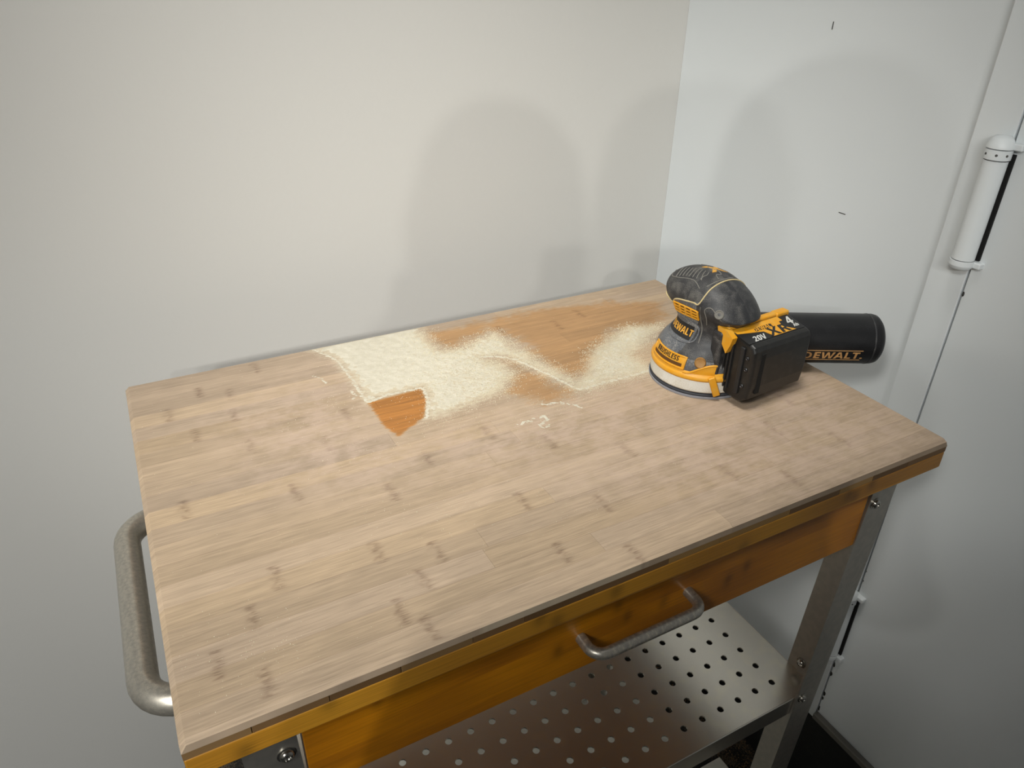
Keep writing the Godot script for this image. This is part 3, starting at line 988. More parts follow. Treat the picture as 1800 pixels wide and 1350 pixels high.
func sander(at: Vector3, turn: float) -> void:
	var t := thing("random_orbit_sander", "black and yellow cordless orbital sander with battery and dust canister, standing on the dusty tabletop", "sander", at, turn)
	var yellow := dusty(rgb8(222, 154, 24), rgb8(212, 172, 92), 0.1, 0.75, 0.42, 0.0, 40.0, 0.12, 81, 0.6)
	var black := dusty(rgb8(38, 39, 42), rgb8(112, 110, 106), 0.0, 0.75, 0.5, 0.0, 26.0, 0.16, 83, 0.7)
	var cap_m := dusty(rgb8(44, 44, 46), rgb8(104, 102, 97), -0.05, 0.7, 0.62, 0.0, 30.0, 0.12, 85, 0.8)
	var grey := dusty(rgb8(84, 87, 92), rgb8(158, 156, 150), -0.02, 0.75, 0.30, 0.0, 24.0, 0.09, 87, 0.8)
	var white := dusty(rgb8(226, 224, 216), rgb8(204, 196, 178), 0.0, 0.7, 0.6, 0.0, 30.0, 0.1, 89, 0.6)
	var dust_line := mat(rgb8(196, 178, 134), 0.8)
	var groove := mat(rgb8(118, 116, 110), 0.85)
	var ink := mat(rgb8(24, 24, 25), 0.55)
	var gold := mat(rgb8(206, 152, 56), 0.5)
	# pad, hook face, dust skirt, lower yellow ring
	var g := Geo.new()
	g.lathe([Vector2(0.001, 0.0004), Vector2(0.0625, 0.0004), Vector2(0.0625, 0.0004), Vector2(0.0628, 0.0030), Vector2(0.0628, 0.0030), Vector2(0.0615, 0.0032)], 72)
	part("sanding_disc", g, mat(rgb8(150, 152, 160), 0.85), t, "grey sanding disc under the pad")
	g = Geo.new()
	g.lathe([Vector2(0.0605, 0.0032), Vector2(0.0622, 0.0036), Vector2(0.0622, 0.0058), Vector2(0.0600, 0.0066), Vector2(0.0600, 0.0066), Vector2(0.0600, 0.0080)], 72)
	part("rubber_pad", g, mat(rgb8(52, 54, 60), 0.7), t)
	g = Geo.new()
	g.lathe([Vector2(0.0580, 0.0074), Vector2(0.0612, 0.0078), Vector2(0.0616, 0.0095), Vector2(0.0612, 0.0215), Vector2(0.0606, 0.0228), Vector2(0.0585, 0.0232)], 72)
	part("dust_skirt", g, white, t, "white rubber dust skirt")
	g = Geo.new()
	g.lathe([Vector2(0.0585, 0.0225), Vector2(0.0618, 0.0229), Vector2(0.0623, 0.0245), Vector2(0.0622, 0.0268), Vector2(0.0612, 0.0285), Vector2(0.0612, 0.0285), Vector2(0.0604, 0.0290), Vector2(0.0598, 0.0302), Vector2(0.0590, 0.0320), Vector2(0.0575, 0.0330)], 72)
	part("base_ring", g, yellow, t, "yellow ring round the base")
	# housing, grip and cap: one skin, parted along the seams
	var geos := [Geo.new(), Geo.new(), Geo.new()]
	var nv := 126
	var nw := 144
	var pts := []
	var nrm := []
	for a in nv + 1:
		var v := float(a) / nv * (LEVELS.size() - 1.001)
		var row := []
		var rn := []
		for b in nw:
			var w := TAU * b / nw
			row.append(shell(v, w))
			rn.append(shell_normal(v, w))
		pts.append(row)
		nrm.append(rn)
	for a in nv:
		for b in nw:
			var e := (b + 1) % nw
			var m: Vector3 = (pts[a][b] + pts[a + 1][e]) * 500.0
			var which := 0
			if m.z < SEAM_Z and m.y > seam_height(m.z):
				which = 2
			elif m.z > 16.0 - maxf(0.0, 74.0 - m.y) * 0.25 and m.y > 46.0:
				which = 1
			elif m.z >= 16.0 and m.y > 100.0:
				which = 1
			elif m.x > 5.0 and m.y > 82.0:
				which = 1
			var q: Geo = geos[which]
			var k := q.add(pts[a][b], nrm[a][b])
			q.add(pts[a][e], nrm[a][e])
			q.add(pts[a + 1][e], nrm[a + 1][e])
			q.add(pts[a + 1][b], nrm[a + 1][b])
			q.tri(k, k + 1, k + 2)
			q.tri(k, k + 2, k + 3)
	var body := part("housing", geos[0], grey, t, "dusty grey motor housing that flares to the base")
	var grip := part("rear_grip", geos[1], black, t, "dark rubber grip at the rear")
	var cap := part("palm_cap", geos[2], cap_m, t, "black rubber palm cap with moulded ribs")
	# the pale line along the seam
	var path := []
	for q in SEAM:
		path.append(on_side(q[1], q[0], 0.0002))
	for x in [-33, -28, -22, -15, -7, 2, 11, 20, 28, 33]:
		path.append(on_top(x, SEAM_Z) + Vector3(0, 0.0002, 0))
	path = smooth_path(path, 5)
	g = Geo.new()
	g.tube(path, 0.0009, 8)
	part("seam", g, dust_line, cap)
	# ribs and grooves moulded into the cap
	g = Geo.new()
	for k in 9:
		var z0 := -34.0 + k * 4.6
		var p := []
		for j in 6:
			p.append(on_top(-28.0 + 3.3 * j + 0.6 * k, z0 - 1.2 * j) + Vector3(0, 0.0001, 0))
		g.tube(p, 0.00055, 6)
	for q in [[[-31, 10], [-27, -8], [-29, -30], [-25, -44], [-12, -50]], [[-8, 14], [-4, 6], [2, 8], [6, -2], [2, -12], [8, -20]], [[-26, 14], [-14, 16], [0, 17], [14, 16]], [[12, -34], [20, -26], [24, -8], [22, 10]]]:
		var p := []
		for c in q:
			p.append(on_top(c[0], c[1]) + Vector3(0, 0.0001, 0))
		g.tube(smooth_path(p, 5), 0.0006, 6)
	part("rib", g, groove, cap, "raised ribs picked out by dust").set_meta("kind", "stuff")
	# yellow emblem on the cap
	var up_on := func(cx: float, cz: float, turn_by: float) -> Callable:
		return func(p: Vector3) -> Vector3:
			var d := Vector2(p.x, -p.y).rotated(turn_by) * 1000.0
			var q := on_top(cx + d.x, cz + d.y)
			return q + Vector3(0, 0.0002 + p.z, 0)
	obj("emblem", lettering("X", 0.020, 0.0006, up_on.call(9.0, -8.0, 0.1), "Droid Sans", 700, 1.5), gold, cap)
	# the grip's ridge lines and bolt
	g = Geo.new()
	for q in [[[28, 88], [30, 100], [27, 112], [34, 118], [46, 110], [54, 98]], [[24, 64], [22, 80], [21, 98], [20.5, 112]]]:
		var p := []
		for c in q:
			p.append(on_side(c[1], c[0], 0.0001))
		g.tube(smooth_path(p, 5), 0.0006, 6)
	part("ridge", g, groove, grip, "moulded ridges on the grip").set_meta("kind", "stuff")
	g = Geo.new()
	var bp := on_side(116.0, 44.0)
	var bn := shell_normal(level_at(116.0), side_angle(116.0, 44.0))
	g.lathe([Vector2(0.0055, -0.001), Vector2(0.0055, 0.0006), Vector2(0.0047, 0.0009), Vector2(0.0047, 0.0009), Vector2(0.0043, 0.0003), Vector2(0.0025, 0.0002), Vector2(0.0025, 0.0002), Vector2(0.0003, -0.0006)], 24, Transform3D(Basis(Quaternion(Vector3.UP, bn)), bp))
	part("screw_boss", g, groove, grip)
	# yellow air grille under the cap: a frame with three rows of slots over a bed painted dark for the shade in them
	g = Geo.new()
	patch(g, -22.0, 18.0, 88.5, 101.5, 0.0004)
	var gr := part("air_grille", g, mat(rgb8(70, 40, 8), 0.7), t, "yellow slotted air grille")
	g = Geo.new()
	for h in [0.0, 0.34, 0.67, 1.0]:
		g.tube(patch_line(-22.0, 18.0, 89.0, 101.0, h, true), 0.0011, 8)
	for z in [0.0, 0.26, 0.5, 0.74, 1.0]:
		g.tube(patch_line(-22.0, 18.0, 89.0, 101.0, z, false), 0.0013, 8)
	part("grille_bar", g, yellow, gr)
	# name on the neck, in a dark recessed panel with a raised rim
	g = Geo.new()
	var ring := []
	for k in 28:
		var w := TAU * k / 28
		var c := cos(w)
		var s := sin(w)
		ring.append(on_side(72.0 + 12.5 * signf(s) * pow(absf(s), 0.55) + 0.0, -9.0 + 28.0 * signf(c) * pow(absf(c), 0.55), 0.0002))
	g.tube(ring, 0.0010, 8, true)
	part("badge_rim", g, grey, body)
	var side_on := func(ch: float, cz: float, slope: float) -> Callable:
		return func(p: Vector3) -> Vector3:
			return on_side(ch + p.y * 1000.0 - slope * p.x * 1000.0, cz + p.x * 1000.0, 0.0003 + p.z)
	var strip := []
	g = Geo.new()
	for a in 8:
		var row := []
		for b in 14:
			row.append(on_side(63.0 + 16.0 * a / 7.0, -34.0 + 46.0 * b / 13.0, 0.0002))
		strip.append(row)
	var cen := []
	for a in 8:
		cen.append(Vector3(0, 0.07, 0))
	g.grid(strip, false, cen)
	part("badge_panel", g, ink, body)
	obj("badge_letters", lettering("DEWALT", 0.0078, 0.0006, side_on.call(70.5, -8.0, 0.0), "Droid Sans", 700, 1.0), gold, body)
	# yellow name plate on the flare, with a slot below it
	g = Geo.new()
	strip = []
	for a in 6:
		var row := []
		for b in 18:
			var z := -31.0 + 54.0 * b / 17.0
			var edge := 1.0 - 0.0 * z
			row.append(on_side(lerpf(34.0, 47.5 * edge, a / 5.0), z, 0.0011))
		strip.append(row)
	cen = []
	for a in 6:
		cen.append(Vector3(0, 0.03, 0))
	g.grid(strip, false, cen)
	var edge_ring := []
	for b in 18:
		edge_ring.append(strip[0][b])
	for a in range(1, 6):
		edge_ring.append(strip[a][17])
	for b in range(16, -1, -1):
		edge_ring.append(strip[5][b])
	for a in range(4, 0, -1):
		edge_ring.append(strip[a][0])
	g.tube(edge_ring, 0.0011, 8, true)
	var plate := part("name_plate", g, yellow, body, "yellow plate with dark lettering")
	obj("plate_letters", lettering("BRUSHLESS", 0.0052, 0.0004, func(p: Vector3) -> Vector3: return on_side(43.6 + p.y * 1000.0, -4.0 + p.x * 1000.0, 0.0013 + p.z), "Droid Sans", 700, 1.0), ink, plate)
	g = Geo.new()
	var slot := []
	for a in 4:
		var row := []
		for b in 16:
			row.append(on_side(lerpf(35.6, 39.6, a / 3.0), -28.5 + 48.5 * b / 15.0, 0.0014))
		slot.append(row)
	cen = []
	for a in 4:
		cen.append(Vector3(0, 0.03, 0))
	g.grid(slot, false, cen)
	part("air_slot_shade", g, mat(rgb8(92, 58, 14), 0.8), plate)  # dark patch paints the shade inside the vent opening
	g = Geo.new()
	var tp := on_side(45.0, 37.0)
	var tn := shell_normal(level_at(45.0), side_angle(45.0, 37.0))
	g.lathe([Vector2(0.0068, -0.003), Vector2(0.0068, 0.0010), Vector2(0.0058, 0.0018), Vector2(0.0058, 0.0018), Vector2(0.0052, 0.0010), Vector2(0.0003, 0.0006)], 24, Transform3D(Basis(Quaternion(Vector3.UP, tn)), tp))
	part("screw_cover", g, dusty(rgb8(150, 108, 52), rgb8(176, 142, 92), 0.0, 0.7, 0.6, 0.0, 40.0, 0.12, 82, 0.6), body)
	# yellow wave of the base that climbs to the battery mount
	g = Geo.new()
	strip = []
	for a in 6:
		var row := []
		for b in 12:
			var z := 23.0 + 27.0 * b / 11.0
			row.append(on_side(lerpf(29.5, lerpf(31.0, 43.0, smoothstep(0.1, 0.95, b / 11.0)), a / 5.0), z, 0.0013))
		strip.append(row)
	cen = []
	for a in 6:
		cen.append(Vector3(0, 0.03, 0))
	g.grid(strip, false, cen)
	edge_ring = []
	for b in 12:
		edge_ring.append(strip[5][b])
	g.tube(edge_ring, 0.0013, 8)
	part("base_wave", g, yellow, body)
	battery(t, yellow, black)
	canister(t, black)


func smooth_path(p: Array, k: int) -> Array:
	var o := []
	for j in p.size() - 1:
		for s in k:
			var a: Vector3 = p[maxi(j - 1, 0)]
			var b: Vector3 = p[j]
			var c: Vector3 = p[j + 1]
			var d: Vector3 = p[mini(j + 2, p.size() - 1)]
			o.append(b.cubic_interpolate(c, a, d, float(s) / k))
	o.append(p[p.size() - 1])
	return o

func patch(g: Geo, z0: float, z1: float, h0: float, h1: float, out: float) -> void:
	var rows := []
	var cen := []
	for a in 8:
		var row := []
		for b in 14:
			row.append(patch_point(z0, z1, h0, h1, b / 13.0, a / 7.0, out))
		rows.append(row)
		cen.append(Vector3(0, 0.1, 0))
	g.grid(rows, false, cen)

func patch_point(z0: float, z1: float, h0: float, h1: float, s: float, u: float, out: float) -> Vector3:
	return on_side(lerpf(h0, h1, u) + 3.0 * s, lerpf(z0, z1, s), out)

func patch_line(z0: float, z1: float, h0: float, h1: float, at: float, along: bool) -> Array:
	var p := []
	for k in 12:
		p.append(patch_point(z0, z1, h0, h1, k / 11.0 if along else at, at if along else k / 11.0, 0.0010))
	return p


func battery(t: Node3D, yellow: Material, black: Material) -> void:
	var shell_m := dusty(rgb8(22, 22, 22), rgb8(58, 56, 52), 0.25, 0.8, 0.42, 0.0, 22.0, 0.2, 91, 0.6)
	var ink := mat(rgb8(26, 26, 27), 0.5)
	var rail := mat(rgb8(30, 30, 31), 0.55)
	# yellow foot of the mount and the mount block
	var g := Geo.new()
	g.rbox(Vector3(0.086, 0.074, 0.016), Vector3(0.013, 0.050, 0.044), 0.004, 3)
	part("battery_mount", g, black, t)
	g = Geo.new()
	var fa := Vector3(-0.0365, 0.0310, 0.0525)
	var fb := Vector3(-0.0285, 0.0065, 0.0580)
	var fx := (fa - fb).normalized()
	var fn := Vector3(-0.5, 0.0, 0.86)
	fn = (fn - fx * fn.dot(fx)).normalized()
	g.rbox(Vector3(0.0085, (fa - fb).length(), 0.0040), (fa + fb) / 2, 0.0015, 2, Basis(fx.cross(fn).normalized(), fx, fn))
	g.rbox(Vector3(0.010, 0.010, 0.012), Vector3(-0.0285, 0.0300, 0.0440), 0.003, 2)
	part("mount_foot", g, yellow, t, "yellow foot beside the battery")
	# the pack: a box with bevelled long edges
	var x0 := -0.0195
	var x1 := 0.0770
	g = Geo.new()
	var o := [Vector2(0.049, 0.0125), Vector2(0.055, 0.0085), Vector2(0.084, 0.0085), Vector2(0.0915, 0.0145), Vector2(0.0940, 0.030), Vector2(0.0945, 0.066), Vector2(0.0935, 0.0770), Vector2(0.0905, 0.0815), Vector2(0.0855, 0.0836), Vector2(0.055, 0.0892), Vector2(0.049, 0.0875)]
	loft_x(g, o, x0, x1, 0.0045, Vector2(0.074, 0.05))
	var pack := part("battery_pack", g, shell_m, t, "black battery pack with a yellow and black label")
	# stepped end plate with ribs and screws
	g = Geo.new()
	for k in 3:
		g.rbox(Vector3(0.006, 0.062, 0.0024), Vector3(x0 + 0.0005, 0.049, 0.0525 + 0.0052 * k), 0.0008, 2)
	g.rbox(Vector3(0.005, 0.060, 0.0065), Vector3(x0 - 0.0002, 0.048, 0.0770), 0.0016, 2)
	part("side_rib", g, rail, pack)
	g = Geo.new()
	g.rbox(Vector3(0.007, 0.052, 0.003), Vector3(x0 + 0.0150, 0.047, 0.0935), 0.001, 2)  # black bar paints the shade of the groove
	part("recess_shade", g, mat(rgb8(6, 6, 6), 0.9), pack)
	for q in [[0.0660, 0.0845], [0.0520, 0.0850], [0.0300, 0.0835]]:
		g = Geo.new()
		g.lathe([Vector2(0.0028, -0.001), Vector2(0.0028, 0.0004), Vector2(0.0022, 0.0012), Vector2(0.0012, 0.0014), Vector2(0.0012, 0.0014), Vector2(0.0003, 0.0006)], 18, Transform3D(Basis(Vector3.BACK, PI / 2), Vector3(x0 - 0.0001, q[0], q[1])))
		part("screw", g, mat(rgb8(70, 70, 72), 0.25, 0.8), pack)
	# label on the sloping top
	var a := Vector3(0, 0.0837, 0.0850)
	var b := Vector3(0, 0.0892, 0.0550)
	var up := (b - a).normalized()
	var nn := Vector3.RIGHT.cross(up).normalized()
	var fr := Basis(Vector3.RIGHT, up, nn)
	var at := func(x: float, y: float, out: float) -> Vector3:
		return Vector3(x, 0, 0) + a + up * y + nn * out
	g = Geo.new()
	g.prism(PackedVector2Array([Vector2(-0.0205, 0.001), Vector2(0.0725, 0.001), Vector2(0.0725, 0.0315), Vector2(-0.0205, 0.0315)]), 0.0, 0.0005, Transform3D(Basis(Vector3.RIGHT, nn, up), a))
	var lab := part("label", g, ink, pack)
	g = Geo.new()
	g.prism(PackedVector2Array([Vector2(-0.019, 0.030), Vector2(-0.019, 0.0215), Vector2(0.016, 0.0135), Vector2(0.0215, 0.002), Vector2(0.0585, 0.002), Vector2(0.047, 0.0125), Vector2(0.050, 0.0215), Vector2(0.056, 0.0215), Vector2(0.056, 0.030)]), 0.0005, 0.0008, Transform3D(Basis(Vector3.RIGHT, nn, up), a))
	part("label_band", g, yellow, lab, "yellow band of the label")
	g = Geo.new()
	g.prism(PackedVector2Array([Vector2(0.005, 0.0165), Vector2(0.0345, 0.0165), Vector2(0.0375, 0.0225), Vector2(0.0085, 0.0225)]), 0.0008, 0.0010, Transform3D(Basis(Vector3.RIGHT, nn, up), a))
	part("label_panel", g, ink, lab)
	var word := func(cx: float, cy: float, out: float) -> Callable:
		return func(p: Vector3) -> Vector3: return at.call(cx + p.x + p.y * 0.25, cy + p.y, out + p.z)
	obj("label_letters", lettering("DEWALT", 0.0062, 0.0003, word.call(0.0215, 0.0195, 0.0011)), yellow, lab)
	obj("label_letters", lettering("XR", 0.0135, 0.0003, word.call(0.0365, 0.0090, 0.0010), "Droid Sans", 700, 1.5), ink, lab)
	var pale := mat(rgb8(206, 206, 202), 0.5)
	obj("label_letters", lettering("20V", 0.0085, 0.0003, word.call(0.0015, 0.0062, 0.0007)), pale, lab)
	obj("label_letters", lettering("4", 0.0135, 0.0003, word.call(0.0640, 0.0185, 0.0007)), pale, lab)
	obj("label_letters", lettering("Ah", 0.0050, 0.0003, word.call(0.0655, 0.0085, 0.0007)), pale, lab)
	# yellow latch bar along the top, with the clip that comes down at the left
	g = Geo.new()
	g.rbox(Vector3(0.1000, 0.0080, 0.0085), Vector3(0.0270, 0.0895, 0.0505), 0.0022, 3)
	g.rbox(Vector3(0.022, 0.0078, 0.0115), Vector3(0.0665, 0.0900, 0.0508), 0.0025, 3)
	var lt := part("latch", g, yellow, pack, "yellow latch bar along the top of the battery")
	g = Geo.new()
	var cl := PackedVector2Array([Vector2(0.0410, 0.0935), Vector2(0.0560, 0.0915), Vector2(0.0660, 0.0850), Vector2(0.0640, 0.0760), Vector2(0.0590, 0.0640), Vector2(0.0510, 0.0740), Vector2(0.0440, 0.0830)])
	g.prism(cl, 0.0, 0.0080, Transform3D(Basis(Vector3.BACK, Vector3.RIGHT, Vector3.UP), Vector3(x0 - 0.0085, 0, 0)))
	part("clip", g, yellow, lt)


func loft_x(g: Geo, o: Array, x0: float, x1: float, r: float, mid: Vector2) -> void:
	# an outline in (z, y) drawn out along x, its two ends rounded off by r
	var rows := []
	var cen := []
	for k in 13:
		var x := 0.0
		var inset := 0.0
		if k < 6:
			var w := PI / 2 * k / 5.0
			x = x0 + r * (1.0 - sin(w))
			x = x0 + r * (1.0 - cos(w))
			inset = r * (1.0 - sin(w))
		elif k == 6:
			x = (x0 + x1) / 2
		else:
			var w := PI / 2 * (12 - k) / 5.0
			x = x1 - r * (1.0 - cos(w))
			inset = r * (1.0 - sin(w))
		var row := []
		for p: Vector2 in o:
			var d := p - mid
			var q := mid + d * (1.0 - inset / maxf(absf(d.x), absf(d.y)))
			row.append(Vector3(x, q.y, q.x))
		rows.append(row)
		cen.append(Vector3(x, mid.y, mid.x))
	# flat strips keep the outline's edges
	for k in rows.size() - 1:
		for j in o.size():
			var e := (j + 1) % o.size()
			var q := [rows[k][j], rows[k][e], rows[k + 1][e], rows[k + 1][j]]
			g.poly(q, (q[0] + q[2]) / 2 - (cen[k] + cen[k + 1]) / 2)
	g.poly(rows[0], Vector3.LEFT)
	g.poly(rows[rows.size() - 1], Vector3.RIGHT)


func canister(t: Node3D, black: Material) -> void:
	# dust canister lying to the right: from the port on the body towards the table's edge
	var m := dusty(rgb8(11, 12, 15), rgb8(34, 34, 37), 0.2, 0.8, 0.42, 0.0, 22.0, 0.12, 97, 0.8)
	var a := Vector3(0.066, 0.0365, -0.001)
	var b := Vector3(0.2155, 0.0365, 0.0932)
	var d := (b - a).normalized()
	var side := d.cross(Vector3.UP).normalized()     # towards the far side
	var up := side.cross(d).normalized()
	var bas := Basis(side, d, -up)
	bas = Basis(side, d, side.cross(d))
	var xf := Transform3D(bas, a)
	var l := (b - a).length()
	var r := 0.0322
	var g := Geo.new()
	g.lathe([Vector2(0.002, 0.020), Vector2(r - 0.004, 0.020), Vector2(r - 0.001, 0.022), Vector2(r, 0.025), Vector2(r, 0.08), Vector2(r, l - 0.009), Vector2(r - 0.0012, l - 0.0045), Vector2(r - 0.005, l - 0.0012), Vector2(r - 0.010, l), Vector2(0.0005, l + 0.0008)], 64, xf)
	var can := part("dust_canister", g, m, t, "black cylindrical dust canister with gold lettering")
	g = Geo.new()
	g.lathe([Vector2(r + 0.0002, l - 0.0160), Vector2(r + 0.0005, l - 0.0150), Vector2(r + 0.0002, l - 0.0140)], 64, xf)
	part("end_rim", g, black, can)
	g = Geo.new()
	g.lathe([Vector2(0.016, -0.030), Vector2(0.017, -0.006), Vector2(0.022, 0.008), Vector2(0.024, 0.021)], 36, xf)
	part("dust_port", g, black, t)
	# lettering on the lower near side
	var near := side
	var angle := 0.30
	var wrap_on := func(p: Vector3) -> Vector3:
		var w := angle - p.y / r
		var n2 := near * cos(w) - up * sin(w)
		return a + d * (0.112 + p.x) + n2 * (r + 0.0002 + p.z)
	var gold := mat(rgb8(196, 150, 96), 0.55)
	obj("canister_letters", lettering("DEWALT.", 0.0105, 0.0004, wrap_on, "Droid Sans", 700, 1.28), gold, can)
	g = Geo.new()
	for y in [0.0078, -0.0078]:
		var p := []
		for k in 8:
			p.append(wrap_on.call(Vector3(-0.036 + 0.0720 * k / 7.0, y, 0.0)))
		g.tube(p, 0.00045, 6)
	part("canister_line", g, gold, can)


const RIDGES := [[[228, 2, 247, 43, 250, 97, 249, 138, 250, 163], 0.7], [[265, 104, 266, 132, 263, 160], 0.35], [[250, 163, 272, 158, 294, 158, 319, 159, 319, 173, 310, 203, 298, 226], 0.9],
	[[389, 123, 416, 118, 438, 127, 457, 147, 473, 195, 489, 249], 0.9], [[489, 249, 512, 248, 551, 249, 596, 248], 0.9], [[386, 284, 404, 283, 420, 281, 422, 290, 410, 294, 405, 296, 408, 303, 417, 302], 0.7],
	[[430, 259, 451, 264, 464, 274, 468, 287], 0.6], [[209, 73, 217, 84, 218, 99], 0.5], [[239, 128, 242, 140, 236, 149], 0.5]]

func dust_depth(x: float, z: float) -> float:
	# how far inside the dusty patches this point of the table is (about -3 to 3)
	var c := clampi(int(x / W * 1440), 0, 1439)
	var q := clampi(int(z / D * 945), 0, 944)
	return pale_at[q * 1440 + c]

func sawdust() -> void:
	# powder lying on the table: a thin uneven sheet that runs out into the wood, with ridges and crumbs
	var x0 := 0.195
	var z0 := 0.003
	var step := 0.00165
	var nx := 320
	var nz := 186
	var fine := noise(420.0, 301, 2)
	var mid := noise(75.0, 303, 3)
	var hgt := PackedFloat32Array()
	hgt.resize(nx * nz)
	for b in nz:
		for a in nx:
			var x := x0 + a * step
			var z := z0 + b * step
			var d := dust_depth(x, z) + 0.9 * mid.get_noise_2d(x, z)
			var f := fine.get_noise_2d(x, z)
			var rough := clampf((x - 0.27) * 9.0, 0.15, 1.0) * clampf((z - 0.05) * 14.0, 0.2, 1.0)
			hgt[b * nx + a] = -0.53 - 0.22 * clampf((x - 0.33) * 12.0, 0.0, 1.0) * clampf((z - 0.10) * 16.0, 0.0, 1.0) + smoothstep(-0.6, 1.6, d) * (0.80 + (0.20 + 0.9 * rough) * f + 0.35 * mid.get_noise_2d(x + 3.0, z))
	for q in RIDGES:
		var p: Array = q[0]
		for k in range(0, p.size() - 2, 2):
			var u := Vector2(p[k], p[k + 1]) / 1000.0
			var w := Vector2(p[k + 2], p[k + 3]) / 1000.0
			var n := int(u.distance_to(w) / 0.0012) + 1
			for j in n:
				var c := u.lerp(w, float(j) / n)
				c += Vector2(mid.get_noise_2d(c.x * 3.0, c.y * 3.0), mid.get_noise_2d(c.x * 3.0 + 9.0, c.y * 3.0)) * 0.003
				var ca := int((c.x - x0) / step)
				var cb := int((c.y - z0) / step)
				for b in range(maxi(cb - 3, 0), mini(cb + 4, nz)):
					for a in range(maxi(ca - 3, 0), mini(ca + 4, nx)):
						var dd := Vector2(x0 + a * step, z0 + b * step).distance_to(c) / 0.0019
						var up: float = -0.3 + (q[1] * 0.75 + 0.15) * exp(-dd * dd) * (0.75 + 1.2 * fine.get_noise_2d(x0 + a * step, z0 + b * step) + 0.6 * mid.get_noise_2d(c.x * 2.0, c.y * 2.0))
						hgt[b * nx + a] = maxf(hgt[b * nx + a], up)
	var g := Geo.new()
	var at := PackedInt32Array()
	at.resize(nx * nz)
	at.fill(-1)
	for b in nz:
		for a in nx:
			var e: int = b * nx + a
			var l := hgt[e - 1] if a > 0 else -1.0
			var rr := hgt[e + 1] if a < nx - 1 else -1.0
			var u := hgt[e - nx] if b > 0 else -1.0
			var w := hgt[e + nx] if b < nz - 1 else -1.0
			if maxf(hgt[e], maxf(maxf(l, rr), maxf(u, w))) < -0.15 and false:
				continue
			var nn := Vector3((l - rr) * 0.001, 2.0 * step, (u - w) * 0.001).normalized()
			at[e] = g.add(Vector3(x0 + a * step, TOP + hgt[e] * 0.001, z0 + b * step), nn)
	for b in nz - 1:
		for a in nx - 1:
			var e: int = b * nx + a
			if maxf(maxf(hgt[e], hgt[e + 1]), maxf(hgt[e + nx], hgt[e + nx + 1])) < 0.0:
				continue
			g.tri(at[e], at[e + 1], at[e + nx + 1])
			g.tri(at[e], at[e + nx + 1], at[e + nx])
	var m := mat(Color.WHITE, 0.95)
	m.albedo_texture = speckle(rgb8(190, 183, 164), rgb8(212, 206, 190), -0.3, 0.3, 256, 0.3, 311, 0.4)
	m.uv1_triplanar = true
	m.uv1_scale = Vector3.ONE * 14.0
	var o := part("sawdust", compact(g), m)
	tag(o, "pale sawdust lying in swept patches and ridges on the tabletop", "sawdust")
	o.set_meta("kind", "stuff")
	# loose crumbs of it
	var crumb := Geo.new()
	for p in 2:
		for k in 4:
			var c := PI / 2 * k
			var e := PI / 2 * (k + 1)
			var y := 1.0 if p else -1.0
			var pts := [Vector3(cos(c), 0, sin(c)), Vector3(cos(e), 0, sin(e)), Vector3(0, y * 0.8, 0)]
			crumb.poly(pts, pts[0] + pts[1] + pts[2])
	var r := RandomNumberGenerator.new()
	r.seed = 77
	var places := []
	var tries := 0
	while places.size() < 13000 and tries < 100000:
		tries += 1
		var x := r.randf_range(0.2, 0.72)
		var z := r.randf_range(0.01, 0.30)
		var d := dust_depth(x, z) + 0.8 * mid.get_noise_2d(x, z)
		var rough := clampf((x - 0.26) * 7.0, 0.05, 1.0)
		if r.randf() < smoothstep(-2.2, 0.6, d) * rough * (0.75 if d < 2.0 else 0.4):
			places.append(Vector3(x, z, r.randf_range(0.00022, 0.00045 + 0.0003 * rough)))
	for q in [[212, 366, 40], [277, 380, 60], [346, 415, 50], [383, 448, 40], [59, 460, 40], [68, 476, 60], [213, 263, 80], [610, 388, 60], [320, 240, 200], [450, 262, 220], [230, 130, 90], [560, 300, 120], [420, 300, 160], [180, 180, 60], [500, 420, 60]]:
		for k in q[2]:
			places.append(Vector3(clampf(q[0] / 1000.0 + r.randfn(0, 0.03), 0.01, 0.79), clampf(q[1] / 1000.0 + r.randfn(0, 0.02), 0.01, 0.515), r.randf_range(0.0002, 0.00055)))
	for k in 500:
		places.append(Vector3(r.randf_range(0.01, 0.79), r.randf_range(0.01, 0.515), r.randf_range(0.00018, 0.0004)))
	var mm := MultiMesh.new()
	mm.transform_format = MultiMesh.TRANSFORM_3D
	mm.mesh = crumb.mesh()
	mm.instance_count = places.size()
	for k in places.size():
		var p: Vector3 = places[k]
		var a := clampi(int((p.x - x0) / step), 0, nx - 1)
		var b := clampi(int((p.y - z0) / step), 0, nz - 1)
		var y := 0.0
		if p.x > x0 and p.x < x0 + nx * step and p.y > z0 and p.y < z0 + nz * step:
			y = maxf(0.0, hgt[b * nx + a]) * 0.001
		var bs := Basis.from_euler(Vector3(r.randf() * TAU, r.randf() * TAU, r.randf() * TAU)).scaled(Vector3.ONE * p.z)
		mm.set_instance_transform(k, Transform3D(bs, Vector3(p.x, TOP + y + p.z * 0.5, p.y)))
	var mi := MultiMeshInstance3D.new()
	mi.name = "sawdust_crumbs"
	mi.multimesh = mm
	mi.material_override = mat(rgb8(216, 208, 184), 0.9)
	add_child(mi)
	tag(mi, "loose crumbs of pale sawdust scattered over the tabletop", "sawdust")
	mi.set_meta("kind", "stuff")


func compact(g: Geo) -> Geo:
	# drops points that no triangle uses
	var o := Geo.new()
	var to := {}
	for k in g.i:
		if not to.has(k):
			to[k] = o.add(g.v[k], g.n[k])
		o.i.append(to[k])
	return o


